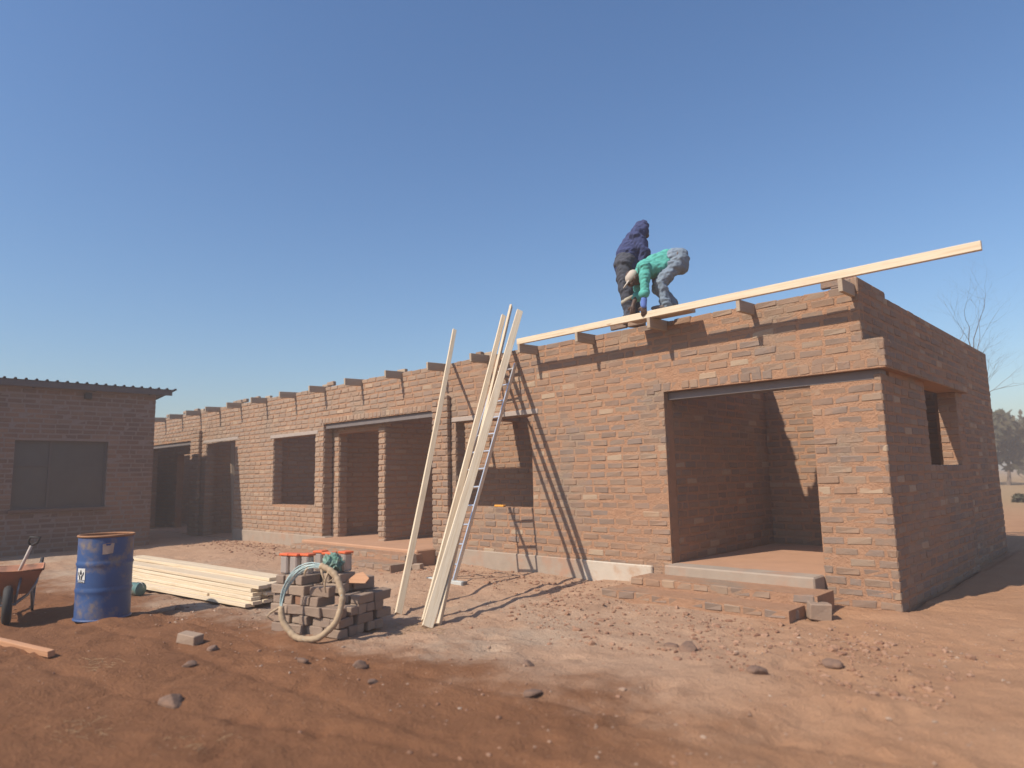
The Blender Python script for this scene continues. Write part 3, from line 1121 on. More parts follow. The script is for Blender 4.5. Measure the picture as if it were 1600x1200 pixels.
# teal tin lying under the end of the pile
tin = tag(empty("paint_tin", (-7.62, -4.52, 0.095), 0.4), "small dull teal tin lying between the drum and the plank pile", "tin")
mb = MB()
mb.lathe([(0.001, -0.11), (0.08, -0.11), (0.083, -0.105), (0.08, -0.1), (0.08, 0.1), (0.083, 0.105), (0.08, 0.11), (0.001, 0.108)], 24)
o = mb.build("tin_body", simple("teal_paint", (0.10, 0.20, 0.19), 0.5, 0.1, 0.25, 9, 0, (0.3, 0.2, 0.14), .3, 7), tin, True)
o.rotation_euler = (0, math.pi / 2, 0)
mb = MB()
mb.tube([(0.09 * math.cos(a), 0.0, 0.09 * math.sin(a)) for a in np.linspace(0.2, math.pi - .2, 12)], 0.003, 6)
o = mb.build("wire_handle", M_STEEL, tin)
o.location = (0.09, -0.02, 0)

# ------------------------------------------------------------------ wheelbarrow (cut by the left edge of the frame)
M_TRAY = simple("rusty_orange_tray", (0.46, 0.21, 0.12), 0.75, 0.1, 0.3, 6, 0.002, (0.20, 0.11, 0.07), .35, 4)
wb = tag(empty("wheelbarrow", (-7.25, -5.90, 0.0), -0.20), "rusty orange wheelbarrow at the left edge beside the blue drum", "wheelbarrow")
# local +x is the front (wheel end)
tr_top = [(-0.55, -0.31, 0.50), (0.42, -0.29, 0.53), (0.42, 0.29, 0.53), (-0.55, 0.31, 0.50)]
tr_bot = [(-0.30, -0.19, 0.28), (0.16, -0.17, 0.26), (0.16, 0.17, 0.26), (-0.30, 0.19, 0.28)]
mb = MB()
ins = 0.004
for sgn in (0, 1):
    vs = []
    for k, (a, b_) in enumerate(zip(tr_top, tr_bot)):
        vs.append((a[0] * (1 - ins * sgn * 2), a[1] * (1 - ins * sgn * 3), a[2]))
    for b_ in tr_bot:
        vs.append((b_[0] * (1 - ins * sgn * 2), b_[1] * (1 - ins * sgn * 3), b_[2] + ins * sgn))
    fs = [(0, 4, 5, 1), (1, 5, 6, 2), (2, 6, 7, 3), (3, 7, 4, 0), (4, 7, 6, 5)]
    mb.add(vs, [f if sgn == 0 else f[::-1] for f in fs])
mb.build("tray", M_TRAY, wb)
mb = MB()
mb.tube(tr_top, 0.012, 8, closed=True)
mb.build("tray_rim", M_TRAY, wb, True)
for s in (-1, 1):
    mb = MB()
    mb.tube([(0.42, s * 0.06, 0.20), (0.1, s * 0.16, 0.235), (-0.4, s * 0.24, 0.30), (-0.95, s * 0.29, 0.52)], 0.016, 8)
    h = mb.build("handle", M_STEEL, wb, True)
    mb = MB()
    mb.tube([(-0.86, s * 0.284, 0.483), (-0.97, s * 0.292, 0.528)], 0.02, 8)
    mb.build("grip", M_BLACK, h, True)
    mb = MB()
    mb.tube([(-0.18, s * 0.20, 0.27), (-0.26, s * 0.22, 0.02), (-0.36, s * 0.22, 0.02), (-0.42, s * 0.23, 0.30)], 0.014, 8)
    mb.build("leg", M_STEEL, wb, True)
    mb = MB()
    mb.tube([(0.43, s * 0.06, 0.205), (0.36, s * 0.1, 0.45)], 0.012, 8)
    mb.build("brace", M_STEEL, wb, True)
whl = MB()
whl.tube([(0.43 + 0.155 * math.cos(a), 0, 0.195 + 0.155 * math.sin(a)) for a in np.linspace(0, 2 * math.pi, 28, endpoint=False)], 0.042, 10, closed=True)
wt = whl.build("wheel", M_BLACK, wb, True)
mb = MB()
mb.tube([(0.43, -0.02, 0.195), (0.43, 0.02, 0.195)], 0.125, 20)
mb.tube([(0.43, -0.075, 0.195), (0.43, 0.075, 0.195)], 0.014, 8)
mb.build("rim", M_STEEL, wt)
# spade standing in the tray
sp = tag(empty("spade", (-7.10, -5.86, 0.34)), "spade with D grip propped in the wheelbarrow tray", "spade")
d0, d1 = np.array([-0.12, -0.02, 0.0]), np.array([0.075, 0.09, 0.43])
mb = MB()
mb.tube([d0, d0 * .5 + d1 * .5, d1], 0.016, 8)
mb.build("shaft", simple("worn_shaft", (0.50, 0.42, 0.36), 0.6, 0, 0.2, 10), sp, True)
u = (d1 - d0) / np.linalg.norm(d1 - d0)
s_ = np.array([0.72, 0.69, 0.0])
mb = MB()
mb.tube([d1, d1 + u * 0.03 + s_ * 0.05, d1 + u * 0.095 + s_ * 0.058, d1 + u * 0.10 - s_ * 0.058, d1 + u * 0.03 - s_ * 0.05, d1], 0.012, 8)
mb.build("grip", M_BLACK, sp, True)
mb = MB()
mb.box(d0 - u * 0.08, (0.2, 0.006, 0.24), np.stack([s_, np.cross(u, s_), u], 1), ch=0.002)
mb.build("blade", M_STEEL, sp)

# ------------------------------------------------------------------ brick stack with coil, jars and netting
PV = []
for i in range(8):
    v, f = chamfer_box((0.212, 0.108, 0.084), 0.006, 0.006)
    mb = MB()
    mb.add(v, f)
    PV.append(mb.mesh("stock_brick", M_PILE))
SR = math.radians(14)
S0 = np.array([-3.47, -4.16, 0.0])                    # front corner (nearest the camera)
sa = np.array([-math.cos(SR), -math.sin(SR), 0])       # along the lit face, to the left
sb = np.array([-math.sin(SR), math.cos(SR), 0])        # along the shaded face, away
pr2 = random.Random(21)
GB = "bricks of the loose stack"
LBS = "brick built into the loose stack behind the wire coil"


def pile_brick(a, b, z, rz, label=LBS, tilt=0.0):
    p = S0 + sa * a + sb * b
    o = bpy.data.objects.new("stock_brick", pr2.choice(PV))
    COL.objects.link(o)
    o.location = (p[0], p[1], z)
    o.rotation_euler = (tilt, pr2.gauss(0, .012), SR + rz + pr2.gauss(0, .03))
    return tag(o, label, "brick", GB)


ORD = ["bottom", "second", "third", "fourth", "fifth", "sixth"]
NTH = ["first", "second", "third", "fourth", "fifth", "sixth", "seventh", "eighth"]
for cse in range(6):
    z = 0.045 + cse * 0.087
    if cse % 2 == 0:       # stretchers along the lit face
        cells = [(0.11 + 0.218 * i, 0.06 + 0.122 * j, 0.0, i, j) for i in range(4) for j in range(5)]
    else:
        cells = [(0.06 + 0.123 * i, 0.12 + 0.245 * j, math.pi / 2, i, j) for i in range(7) for j in range(3) if j < 2 or cse < 4]

    def height(a, b_):
        if a < 0.26 and b_ < 0.14:
            return 3
        if a < 0.52 and b_ < 0.26:
            return 4
        if a < 0.3:
            return 4
        if b_ > 0.52:
            return 4
        return 6
    ncol = 4 if cse % 2 == 0 else 7
    for a, b_, rz, i, j in cells:
        lim = height(a, b_)
        if cse >= lim:
            continue
        on_lit, on_shade = j == 0 or height(a, b_ - 0.13) <= cse, i == 0 or height(a - 0.13, b_) <= cse
        if not (on_lit or on_shade or cse == lim - 1):
            continue           # buried inside the stack
        if on_lit:
            lb = "%s brick from left, %s course, sunlit face of the stack%s" % (NTH[ncol - 1 - i], ORD[cse], "" if j == 0 else ", %s row back" % NTH[j])
        elif on_shade:
            lb = "%s brick from front, %s course, shaded face of the stack%s" % (NTH[j], ORD[cse], "" if i == 0 else ", %s column in" % NTH[i])
        else:
            lb = "brick on top of the stack, %s from the left and %s from the front" % (NTH[ncol - 1 - i], NTH[j])
        pile_brick(a + pr2.uniform(-.015, .015), b_ + pr2.uniform(-.02, .02), z, rz + pr2.uniform(-.07, .07), lb)
top_z = 0.045 + 6 * 0.087
pile_brick(0.30, 0.10, 0.045 + 4 * .087, 0.15, "pale brown brick alone on the low front step of the stack, inside the coil")
pile_brick(0.20, 0.52, 0.045 + 4 * .087 + .03, 1.2, "brick standing on edge at the far right corner of the stack", math.pi / 2)
# tubs with orange lids
M_TUB = bpy.data.materials.new("clear_plastic")
M_TUB.use_nodes = True
b = M_TUB.node_tree.nodes["Principled BSDF"]
b.inputs["Base Color"].default_value = (0.55, 0.48, 0.43, 1)
b.inputs["Roughness"].default_value = 0.12
b.inputs["Transmission Weight"].default_value = 0.45
M_LID = simple("orange_plastic", (0.80, 0.16, 0.05), 0.45, 0, 0.1, 8)
TUBS = [(0.80, 0.12, "leftmost orange lidded clear tub on the brick stack"), (0.685, 0.13, "second orange lidded clear tub from the left on the brick stack"), (0.575, 0.17, "third orange lidded clear tub from the left on the brick stack"),
        (0.46, 0.34, "fourth orange lidded clear tub from the left, beside the green netting"), (0.66, 0.42, "orange lidded clear tub in the back row, behind the third one"), (0.36, 0.46, "orange lidded clear tub farthest right behind the green netting")]
for a, b_, lb in TUBS:
    p = S0 + sa * a + sb * b_
    t = tag(empty("plastic_tub", (p[0], p[1], top_z - 0.043), SR + pr2.uniform(-.3, .3)), lb, "tub", "orange lidded tubs on the brick stack")
    mb = MB()
    mb.box((0, 0, 0.086), (0.092, 0.092, 0.168), ch=0.012)
    mb.build("tub_body", M_TUB, t)
    mb = MB()
    mb.box((0, 0, 0.181), (0.118, 0.104, 0.022), ch=0.005)
    mb.build("lid", M_LID, t)
# crumpled green netting
mb = MB()
bm = bmesh.new()
bmesh.ops.create_icosphere(bm, subdivisions=4, radius=1.0)
for v in bm.verts:
    c = np.array(v.co)
    f1 = 0.75 + 0.5 * (vnoise(np.array(c[0] * 2.6 + 9), np.array(c[1] * 2.6 + c[2] * 3.1), 5)) + 0.35 * (vnoise(np.array(c[0] * 7 + c[2] * 5), np.array(c[1] * 7 - c[2] * 4), 6) - .5)
    v.co = Vector((c[0] * 0.11 * f1, c[1] * 0.09 * f1, max(c[2], -0.6) * 0.095 * f1))
me = bpy.data.meshes.new("green_netting")
bm.to_mesh(me)
bm.free()
me.materials.append(simple("green_net", (0.08, 0.20, 0.15), 0.6, 0, 0.7, 30, 0.01, (0.38, 0.47, 0.40), .5, 22))
p = S0 + sa * 0.38 + sb * 0.30
tag(link("green_netting", me, None, (p[0], p[1], top_z + 0.045)), "crumpled bundle of green netting on top of the brick stack", "netting")
# board chip leaning on the stack
mb = MB()
mb.add([(-0.12, 0, 0), (0.10, 0, 0.0), (0.13, 0, 0.05), (0.05, 0, 0.11), (-0.02, 0, 0.09), (-0.12, .012, 0), (0.10, .012, 0.0), (0.13, .012, 0.05), (0.05, .012, 0.11), (-0.02, .012, 0.09)],
       [(0, 1, 2, 3, 4), (9, 8, 7, 6, 5), (0, 5, 6, 1), (1, 6, 7, 2), (2, 7, 8, 3), (3, 8, 9, 4), (4, 9, 5, 0)])
o = mb.build("board_scrap", M_OLDWOOD)
p = S0 + sa * 0.14 + sb * 0.36
o.location = (p[0], p[1], 0.045 + 4 * .087 + .045)
o.rotation_euler = (-0.5, 0, 0.5)
tag(o, "tan broken scrap of board on the right of the brick stack", "scrap")
# coil: strands of bright wire, half of it bound with tan sacking
M_WIRE = simple("galvanised_wire", (0.42, 0.53, 0.51), 0.45, 0.1, 0.15, 15)
M_SACK = simple("sacking", (0.45, 0.33, 0.21), 0.95, 0, 0.35, 14, 0.004)
cc = np.array([-3.645, -4.37, 0.0])
CR = 0.318
cu = np.array([math.cos(math.radians(32)), math.sin(math.radians(32)), 0])
lean_a = math.radians(12)
cn = np.array([-cu[1], cu[0], 0])
cup = np.array([0, 0, 1.0]) * math.cos(lean_a) + cn * math.sin(lean_a)
coil = tag(empty("wire_coil", (cc[0], cc[1], 0.0)), "round coil of bright wire half wrapped in tan sacking, leaning on the bricks", "coil")


def ring(t, r, dn=0.0):
    return cu * (r * 0.93 * math.cos(t)) + cup * (CR + 0.02 + r * math.sin(t)) + np.cross(cu, cup) * dn


r3 = random.Random(3)
for k in range(7):
    ph = r3.uniform(0, 6)
    mb = MB()
    mb.tube([ring(t, CR + 0.006 * math.sin(2 * t + ph) + r3.uniform(-.002, .002) + 0.0095 * (k - 3) * math.exp(-((t - 2.35) / 0.95) ** 2), 0.012 * math.sin(t * 3 + ph * 2) + 0.004 * (k % 3)) for t in np.linspace(0, 2 * math.pi, 60, endpoint=False)], 0.0062, 6, closed=True)
    mb.build("wire_strand", M_WIRE, coil, True)
mb = MB()
ts = np.linspace(math.radians(80), math.radians(-172), 70)
mb.tube([ring(t, CR + 0.003 * math.sin(9 * t)) for t in ts], [0.024 + 0.006 * abs(math.sin(17 * t)) + r3.uniform(-.002, .003) for t in ts], 10)
mb.build("sacking_wrap", M_SACK, coil, True)
for (t, ln, sd) in ((80, 0.16, .03), (62, 0.20, -.02), (70, .12, .06), (100, .10, -.03), (-172, .12, -.08)):
    p0 = ring(math.radians(t), CR)
    mb = MB()
    mb.tube([p0, p0 + cu * sd - Z_ * ln * .4 - cn * .03, p0 + cu * sd * 1.6 - Z_ * ln * .75 - cn * .02, p0 + cu * sd * .8 - Z_ * ln - cn * 0.025], [0.013, 0.011, 0.009, 0.005], 6)
    mb.build("sacking_tail", M_SACK, coil, True)

# ------------------------------------------------------------------ loose bricks and rocks
LOOSE = [(-4.47, -5.05, 0.4, "grey brown brick lying alone on the ground in front of the coil"), (-6.95, -0.62, 1.2, "brick standing on end at the foot of the porch pier"), (-6.72, -0.75, 0.3, "brick lying flat beside the porch pier"),
         (-0.62, -0.62, 0.6, "dark brick block on the lowest step beside the corner pier"), (-0.86, -0.80, -.3, "brick tumbled off the right end of the corner steps")]
for i, (x, y, rz, lb) in enumerate(LOOSE):
    o = bpy.data.objects.new("loose_brick", PV[i % 8])
    COL.objects.link(o)
    z = float(ground_z(x, y))
    up = "end" in lb.split("standing")[-1] and "standing" in lb
    o.location = (x, y, z + (0.115 if up else 0.035))
    o.rotation_euler = ((0.05, math.pi / 2 - .05, rz) if up else (0.12 * math.sin(i), 0.1 * math.cos(i * 2), rz))
    if "block" in lb:
        o.scale = (0.9, 1.5, 1.9)
        o.location.z = z + 0.085
    tag(o, lb, "brick", "bricks lying loose on the ground")


def rock_mesh(seed, sub=2, sz=(1, 1, 1)):
    bm = bmesh.new()
    bmesh.ops.create_icosphere(bm, subdivisions=sub, radius=1.0)
    r = np.random.default_rng(seed)
    planes = [(v / np.linalg.norm(v), r.uniform(0.55, 0.9)) for v in r.normal(size=(9, 3))]
    for v in bm.verts:
        c = np.array(v.co)
        for nrm, d in planes:
            t = np.dot(c, nrm)
            if t > d:
                c = c - nrm * (t - d) * 0.9
        c *= 1 + r.uniform(-.04, .04)
        v.co = Vector(c * np.array(sz))
    return bm


ROCKS = [(-2.88, -5.78, .085, "flat grey stone in the bottom left foreground"), (-2.55, -4.55, .055, "small upright stone in the foreground below the coil"), (-1.58, -3.74, .055, "dark stone on the grey sand in front of the leaning planks"),
         (-1.10, -4.22, .055, "dark pointed stone in the middle foreground"), (-0.93, -2.55, .085, "brown clod of earth below the corner steps, the larger of its cluster"), (-1.12, -2.5, .055, "brown clod just left of the largest one below the corner steps"),
         (-0.2, -2.9, .07, "dark clod on the orange sand below the corner pier"), (0.10, -2.35, .07, "low clod nearest the corner pier on orange sand"), (-3.7, -5.35, .05, "small stone beside the lone brick in the foreground"),
         (-4.1, -5.0, .05, "stone touching the lone foreground brick on its right"), (-3.05, -4.75, .045, "small stone in front of the coil foot"), (-2.1, -4.75, .04, "pebble sized stone left of centre in the red foreground"), (-6.2, -4.5, .06, "pale stone beside the fallen plank")]
for i, (x, y, s, lb) in enumerate(ROCKS):
    bm = rock_mesh(100 + i, 3, (s * 1.25, s * 0.95, s * 0.62))
    me = bpy.data.meshes.new("rock")
    bm.to_mesh(me)
    bm.free()
    me.materials.append(M_ROCK)
    me.polygons.foreach_set("use_smooth", [k % 5 > 1 for k in range(len(me.polygons))])
    o = link("rock", me, None, (x, y, float(ground_z(x, y)) + s * 0.16))
    o.rotation_euler = (0.1, 0.1, i * 1.3)
    tag(o, lb, "stone", "stones lying in the yard")


def scatter(name, mat, label, pts, sizes, nvar=6):
    base = []
    for k in range(nvar):
        bm = rock_mesh(300 + k, 1)
        bm.verts.ensure_lookup_table()
        base.append((np.array([v.co[:] for v in bm.verts]), [tuple(v.index for v in f.verts) for f in bm.faces]))
        bm.free()
    V, F, n0 = [], [], 0
    for (x, y), s in zip(pts, sizes):
        bv, bf = base[rng.integers(nvar)]
        a = rng.uniform(0, 6.28)
        R3 = np.array([[math.cos(a), -math.sin(a), 0], [math.sin(a), math.cos(a), 0], [0, 0, 1]])
        vv = (bv * s * np.array([1.2, 0.9, 0.65]) * rng.uniform(0.75, 1.25, 3)) @ R3.T
        V.append(vv + np.array([x, y, float(ground_z(x, y)) + s * 0.15]))
        F += [tuple(i + n0 for i in f) for f in bf]
        n0 += len(bv)
    me = bpy.data.meshes.new(name)
    me.from_pydata(np.concatenate(V).tolist(), [], F)
    me.materials.append(mat)
    me.update()
    return tag(link(name, me), label, None, None, "stuff")


def pts_in(n, x0, x1, y0, y1, dens=None):
    out = []
    while len(out) < n:
        x, y = rng.uniform(x0, x1), rng.uniform(y0, y1)
        if dens is None or rng.random() < dens(x, y):
            out.append((x, y))
    return out


blocked = lambda x, y: (S0[0] - 1.2 < x < S0[0] + .05 and -4.5 < y < -3.0)
g1 = pts_in(2600, -11, 1.2, -5.0, -0.12, lambda x, y: 0 if blocked(x, y) or (x > -2.95 and x < -.4 and y > -1.0) else 0.15 + 0.85 * max(0, vnoise(np.array(x * .9), np.array(y * .9), 12) - .25))
scatter("gravel", M_STONE, "brick chips and gravel scattered over the sand", g1, np.clip(rng.lognormal(-4.85, 0.45, len(g1)), .003, .028))
g2 = pts_in(1500, -14.5, -2.9, -1.5, -0.1, lambda x, y: 0.25 + 0.75 * math.exp(-((y + .75) / .45) ** 2)) + pts_in(900, -3.3, 0.9, -2.9, -1.1, lambda x, y: vnoise(np.array(x * 1.7), np.array(y * 1.7), 22))
scatter("earth_clods", M_CLOD, "crumbly earth clods heaped along the foot of the house", g2, np.clip(rng.lognormal(-4.3, 0.5, len(g2)), .005, .05))
g3 = pts_in(260, -8, 1.8, -7.3, -3.6)
scatter("pebbles", M_CLOD, "tiny pebbles over the red foreground earth", g3, np.clip(rng.lognormal(-5.0, 0.45, len(g3)), .003, .02))
# straw and wood shavings
mb = MB()
for (cx, cy, n, sp_) in ((-4.25, -5.85, 40, .14), (-2.75, -6.35, 30, .16), (-1.9, -5.95, 18, .2), (-3.35, -3.35, 150, .24), (-6, -4.7, 20, .5), (-2.2, -3.6, 20, .5)):
    for i in range(n):
        x, y = cx + rng.normal(0, sp_), cy + rng.normal(0, sp_ * .5)
        a, l = rng.uniform(0, 6.28), rng.uniform(.02, .08)
        z = float(ground_z(x, y)) + 0.004
        d = np.array([math.cos(a), math.sin(a), rng.uniform(-.1, .35)])
        p0 = np.array([x, y, z])
        mb.tube([p0, p0 + d * l * .5 + [0, 0, .004], p0 + d * l], 0.0014, 3, cap=False)
tag(mb.build("straw", M_STRAW), "wisps of dry straw and shavings on the earth", None, None, "stuff")

# orange spirit level on the window sill
mb = MB()
mb.box((0, 0, 0), (0.20, 0.06, 0.03), ch=0.006)
o = mb.build("spirit_level", simple("yellow_orange", (0.85, 0.36, 0.05), 0.5, 0, 0.1, 8), None, False, (-5.62, 0.03, 0.957))
tag(o, "small orange level resting on the window sill behind the ladder", "level")
# foot board across the rafters
plank("foot_board", (-2.86, -0.22, 3.372), (-2.02, -0.22, 3.372), 0.20, 0.045, M_RAFTER, "short brown board under the bending man's boots", "board")


# ------------------------------------------------------------------ people
def capsule(bm, a, b, ra, rb, n=14):
    a, b = np.array(a, float), np.array(b, float)
    t = b - a
    L = np.linalg.norm(t)
    t = t / L if L > 1e-6 else Z_
    ref = Z_ if abs(t[2]) < .9 else X_
    s = np.cross(t, ref)
    s /= np.linalg.norm(s)
    q_ = np.cross(t, s)
    rings = []
    for k in range(1, 5):
        w = -math.pi / 2 + k * (math.pi / 2) / 4
        rings.append((a + t * (ra * math.sin(w)), ra * math.cos(w)))
    for k in range(0, 4):
        w = k * (math.pi / 2) / 4
        rings.append((b + t * (rb * math.sin(w)), rb * math.cos(w)))
    vs = [[bm.verts.new(Vector(c + r * (math.cos(2 * math.pi * j / n) * s + math.sin(2 * math.pi * j / n) * q_))) for j in range(n)] for c, r in rings]
    p0, p1 = bm.verts.new(Vector(a - t * ra)), bm.verts.new(Vector(b + t * rb))
    for i in range(len(vs) - 1):
        for j in range(n):
            bm.faces.new((vs[i][j], vs[i][(j + 1) % n], vs[i + 1][(j + 1) % n], vs[i + 1][j]))
    for j in range(n):
        bm.faces.new((p0, vs[0][(j + 1) % n], vs[0][j]))
        bm.faces.new((p1, vs[-1][j], vs[-1][(j + 1) % n]))


def ellipsoid(bm, c, r, rot=None):
    ret = bmesh.ops.create_icosphere(bm, subdivisions=3, radius=1.0)
    R3 = np.array(rot) if rot is not None else np.eye(3)
    for v in ret['verts']:
        v.co = Vector(R3 @ (np.array(v.co) * np.array(r)) + np.array(c))


def organic(name, prims, mat, parent, voxel=0.012, smooth=6, wrinkle=0.0, seed=0, wscale=(9, 9, 22)):
    bm = bmesh.new()
    for pr in prims:
        if pr[0] == 'c':
            capsule(bm, *pr[1:])
        else:
            ellipsoid(bm, *pr[1:])
    me = bpy.data.meshes.new(name)
    bm.to_mesh(me)
    bm.free()
    tmp = bpy.data.objects.new("tmp", me)
    COL.objects.link(tmp)
    rm = tmp.modifiers.new("r", 'REMESH')
    rm.mode = 'VOXEL'
    rm.voxel_size = voxel
    s = tmp.modifiers.new("s", 'SMOOTH')
    s.iterations = smooth
    s.factor = 0.5
    dg = bpy.context.evaluated_depsgraph_get()
    out = bpy.data.meshes.new_from_object(tmp.evaluated_get(dg))
    bpy.data.objects.remove(tmp)
    bpy.data.meshes.remove(me)
    if wrinkle:
        nv = len(out.vertices)
        co = np.zeros(nv * 3)
        no = np.zeros(nv * 3)
        out.vertices.foreach_get("co", co)
        out.vertices.foreach_get("normal", no)
        co, no = co.reshape(-1, 3), no.reshape(-1, 3)
        w = vnoise(co[:, 0] * wscale[0] + co[:, 1] * 6 + seed, co[:, 2] * wscale[2] + co[:, 1] * 5 + co[:, 0] * 7, seed) - 0.5
        w += 0.5 * (vnoise(co[:, 0] * 30 + seed, co[:, 2] * 45 + co[:, 1] * 30, seed + 1) - .5)
        co = co + no * (w * wrinkle)[:, None]
        out.vertices.foreach_set("co", co.ravel())
    out.name = name
    out.materials.clear()
    out.materials.append(mat)
    out.polygons.foreach_set("use_smooth", [True] * len(out.polygons))
    out.update()
    return link(name, out, parent)


M_SKIN = simple("brown_skin", (0.085, 0.045, 0.03), 0.55, 0, 0.15, 15)
M_TEAL = simple("turquoise_cotton", (0.09, 0.40, 0.34), 0.9, 0, 0.12, 30, 0.001)
M_JEAN = simple("faded_denim", (0.19, 0.245, 0.31), 0.92, 0, 0.3, 7, 0.001, (0.24, 0.30, 0.36), .4, 5)
M_NAVY = simple("navy_fleece", (0.042, 0.056, 0.15), 0.95, 0, 0.2, 25, 0.002)
M_DARKT = simple("charcoal_workwear", (0.055, 0.06, 0.08), 0.92, 0, 0.35, 9, 0.001)
M_BAND = simple("beige_tape", (0.42, 0.38, 0.30), 0.7, 0, 0.15, 20)
M_CAP = simple("beige_cap", (0.52, 0.45, 0.38), 0.9, 0, 0.12, 20)
M_GLOVE = simple("blue_glove", (0.10, 0.18, 0.50), 0.8, 0, 0.15, 20)
M_BOOT = simple("dusty_boot", (0.16, 0.13, 0.12), 0.85, 0, 0.3, 15, 0.001)

UA = np.array([0.7188, 0.6952, 0.0])          # sideways across the view
DA = np.array([-0.6952, 0.7188, 0.0])


def person_root(loc, label):
    o = tag(empty("person", loc), label, "person", "men working on the wall top")
    o.rotation_euler = (0, 0, math.atan2(UA[1], UA[0]))
    return o
# local axes of both men: x = to the right, y = away, z = up


pb = person_root((-2.41 - .695 * .17 + .06, -0.20 + .719 * .17 + .03, 3.45), "man in turquoise shirt, faded jeans and beige cap bending down to hold the timber")
hipN, hipF = (0.165, -0.075, 0.665), (0.165, 0.085, 0.665)
knN, knF = (-0.085, -0.10, 0.345), (-0.075, 0.12, 0.355)
anN, anF = (-0.02, -0.09, 0.07), (0.14, 0.12, 0.09)
shN, shF = (-0.285, -0.15, 0.545), (-0.275, 0.15, 0.55)
elN, elF = (-0.30, -0.185, 0.28), (-0.33, 0.12, 0.30)
wrN, wrF = (-0.325, -0.195, 0.055), (-0.42, 0.02, 0.10)
hd = (-0.405, -0.01, 0.455)


def hand(w, d, side, grip=0.6):
    """palm and five bent fingers from wrist w pointing along d; side = thumb direction."""
    w, d, side = np.array(w, float), np.array(d, float), np.array(side, float)
    d /= np.linalg.norm(d)
    side = side - d * np.dot(side, d)
    side /= np.linalg.norm(side)
    nrm = np.cross(d, side)
    P = [('c', w, w + d * 0.05, 0.026, 0.022), ('c', w + d * 0.03 + side * 0.024, w + d * 0.085 + side * 0.026, 0.016, 0.014), ('c', w + d * 0.03 - side * 0.024, w + d * 0.08 - side * 0.026, 0.016, 0.013), ('c', w + d * .03, w + d * .088, .018, .015)]
    for i, (o_, ln) in enumerate(((0.030, 0.070), (0.011, 0.080), (-0.010, 0.074), (-0.029, 0.058))):
        k0 = w + d * 0.085 + side * o_
        k1 = k0 + (d * 0.9 + nrm * 0.35 * grip) * ln * 0.55
        k2 = k1 + (d * 0.35 + nrm * 0.95 * grip) * ln * 0.55
        P += [('c', k0, k1, 0.0098, 0.0090), ('c', k1, k2, 0.0090, 0.0078)]
    t0 = w + d * 0.03 + side * 0.03
    t1 = t0 + (d * 0.6 + side * 0.8) * 0.035
    P += [('c', t0, t1, 0.0125, 0.011), ('c', t1, t1 + (d * 0.85 + nrm * 0.5) * 0.032, 0.0105, 0.0085)]
    return P


body_b = [('c', hipN, knN, .075, .05), ('c', hipF, knF, .075, .05), ('c', knN, anN, .048, .034), ('c', knF, anF, .048, .034), ('c', (0.15, 0, .68), (-0.02, 0, .64), .12, .11), ('c', (-0.02, 0, .64), (-0.25, 0, .545), .11, .12),
          ('c', shN, shF, .055, .055), ('c', shN, elN, .042, .036), ('c', elN, wrN, .036, .026), ('c', shF, elF, .042, .036), ('c', elF, wrF, .036, .026), ('c', (-0.29, 0, .53), (-0.35, 0, .49), .055, .055),
          ('e', hd, (.088, .076, .112), Matrix.Rotation(-0.9, 3, 'Y')), ('e', (-0.46, -0.01, 0.40), (.022, .018, .030)), ('e', (-0.435, -.01, .375), (.05, .045, .04)),
          ('e', (-0.395, -0.085, .435), (.022, .012, .03)), ('e', (-0.395, 0.065, .435), (.022, .012, .03))]
body_b += hand(wrN, (-0.02, 0.02, -1), (-1, 0.2, 0), 0.7) + hand(wrF, (-0.1, -0.15, -1), (-1, -0.2, 0), 0.7)
organic("body", body_b, M_SKIN, pb, 0.0075, 3)
shirt = [('c', (0.12, 0, .70), (-0.02, 0, .665), .135, .132), ('c', (-0.02, 0, .665), (-0.22, 0, .575), .132, .135), ('c', (0.02, -.05, .63), (-.22, -.06, .545), .11, .10), ('c', (0.02, .05, .63), (-.22, .06, .545), .11, .10),
         ('c', shN, shF, .078, .078), ('c', shN, elN, .07, .062), ('c', elN, (-0.306, -.187, .215), .06, .064), ('c', shF, elF, .066, .058), ('c', elF, (-0.36, .09, .22), .056, .055), ('c', (-.24, 0, .56), (-.315, 0, .52), .10, .075), ('e', (-.06, -.01, .56), (.12, .11, .08))]
organic("shirt", shirt, M_TEAL, pb, 0.010, 3, 0.038, 3, (12, 9, 14))
pants = [('c', (0.185, -.055, .675), (0.11, -.055, .70), .135, .125), ('c', (0.185, .06, .675), (0.11, .06, .70), .135, .125), ('c', hipN, (0.03, -.09, .49), .122, .095), ('c', (0.03, -.09, .49), knN, .095, .08), ('c', hipF, (0.03, .1, .49), .122, .095), ('c', (0.03, .1, .49), knF, .095, .08),
         ('c', knN, (-0.035, -.093, .17), .078, .068), ('c', (-0.035, -.093, .17), (-.02, -.09, .075), .068, .075), ('c', knF, (0.07, .12, .2), .078, .066), ('c', (0.07, .12, .2), (0.13, .12, .10), .066, .072), ('e', (0.21, 0, .62), (.11, .15, .13))]
organic("jeans", pants, M_JEAN, pb, 0.010, 3, 0.034, 11, (8, 9, 24))
mbx = MB()
wa = np.linspace(0, 2 * math.pi, 28, endpoint=False)
mbx.tube([(0.135 + 0.05 * math.cos(a) - .0, 0.150 * math.sin(a), .70 + 0.118 * math.cos(a) + .005) for a in wa], 0.014, 6, closed=True)
mbx.build("belt", M_BOOT, pb, True)
for an, rz, nm in ((anN, 0.0, 0), (anF, 0.0, 1)):
    x, y, z = an
    organic("boot", [('c', (x + .045, y, z - .028), (x - .12, y - .01, z - .04), .044, .036), ('c', (x, y, z + .06), (x + .01, y, z - .02), .048, .046), ('e', (x - .14, y - .012, z - .042), (.06, .043, .030))], M_BOOT, pb, 0.01, 3)
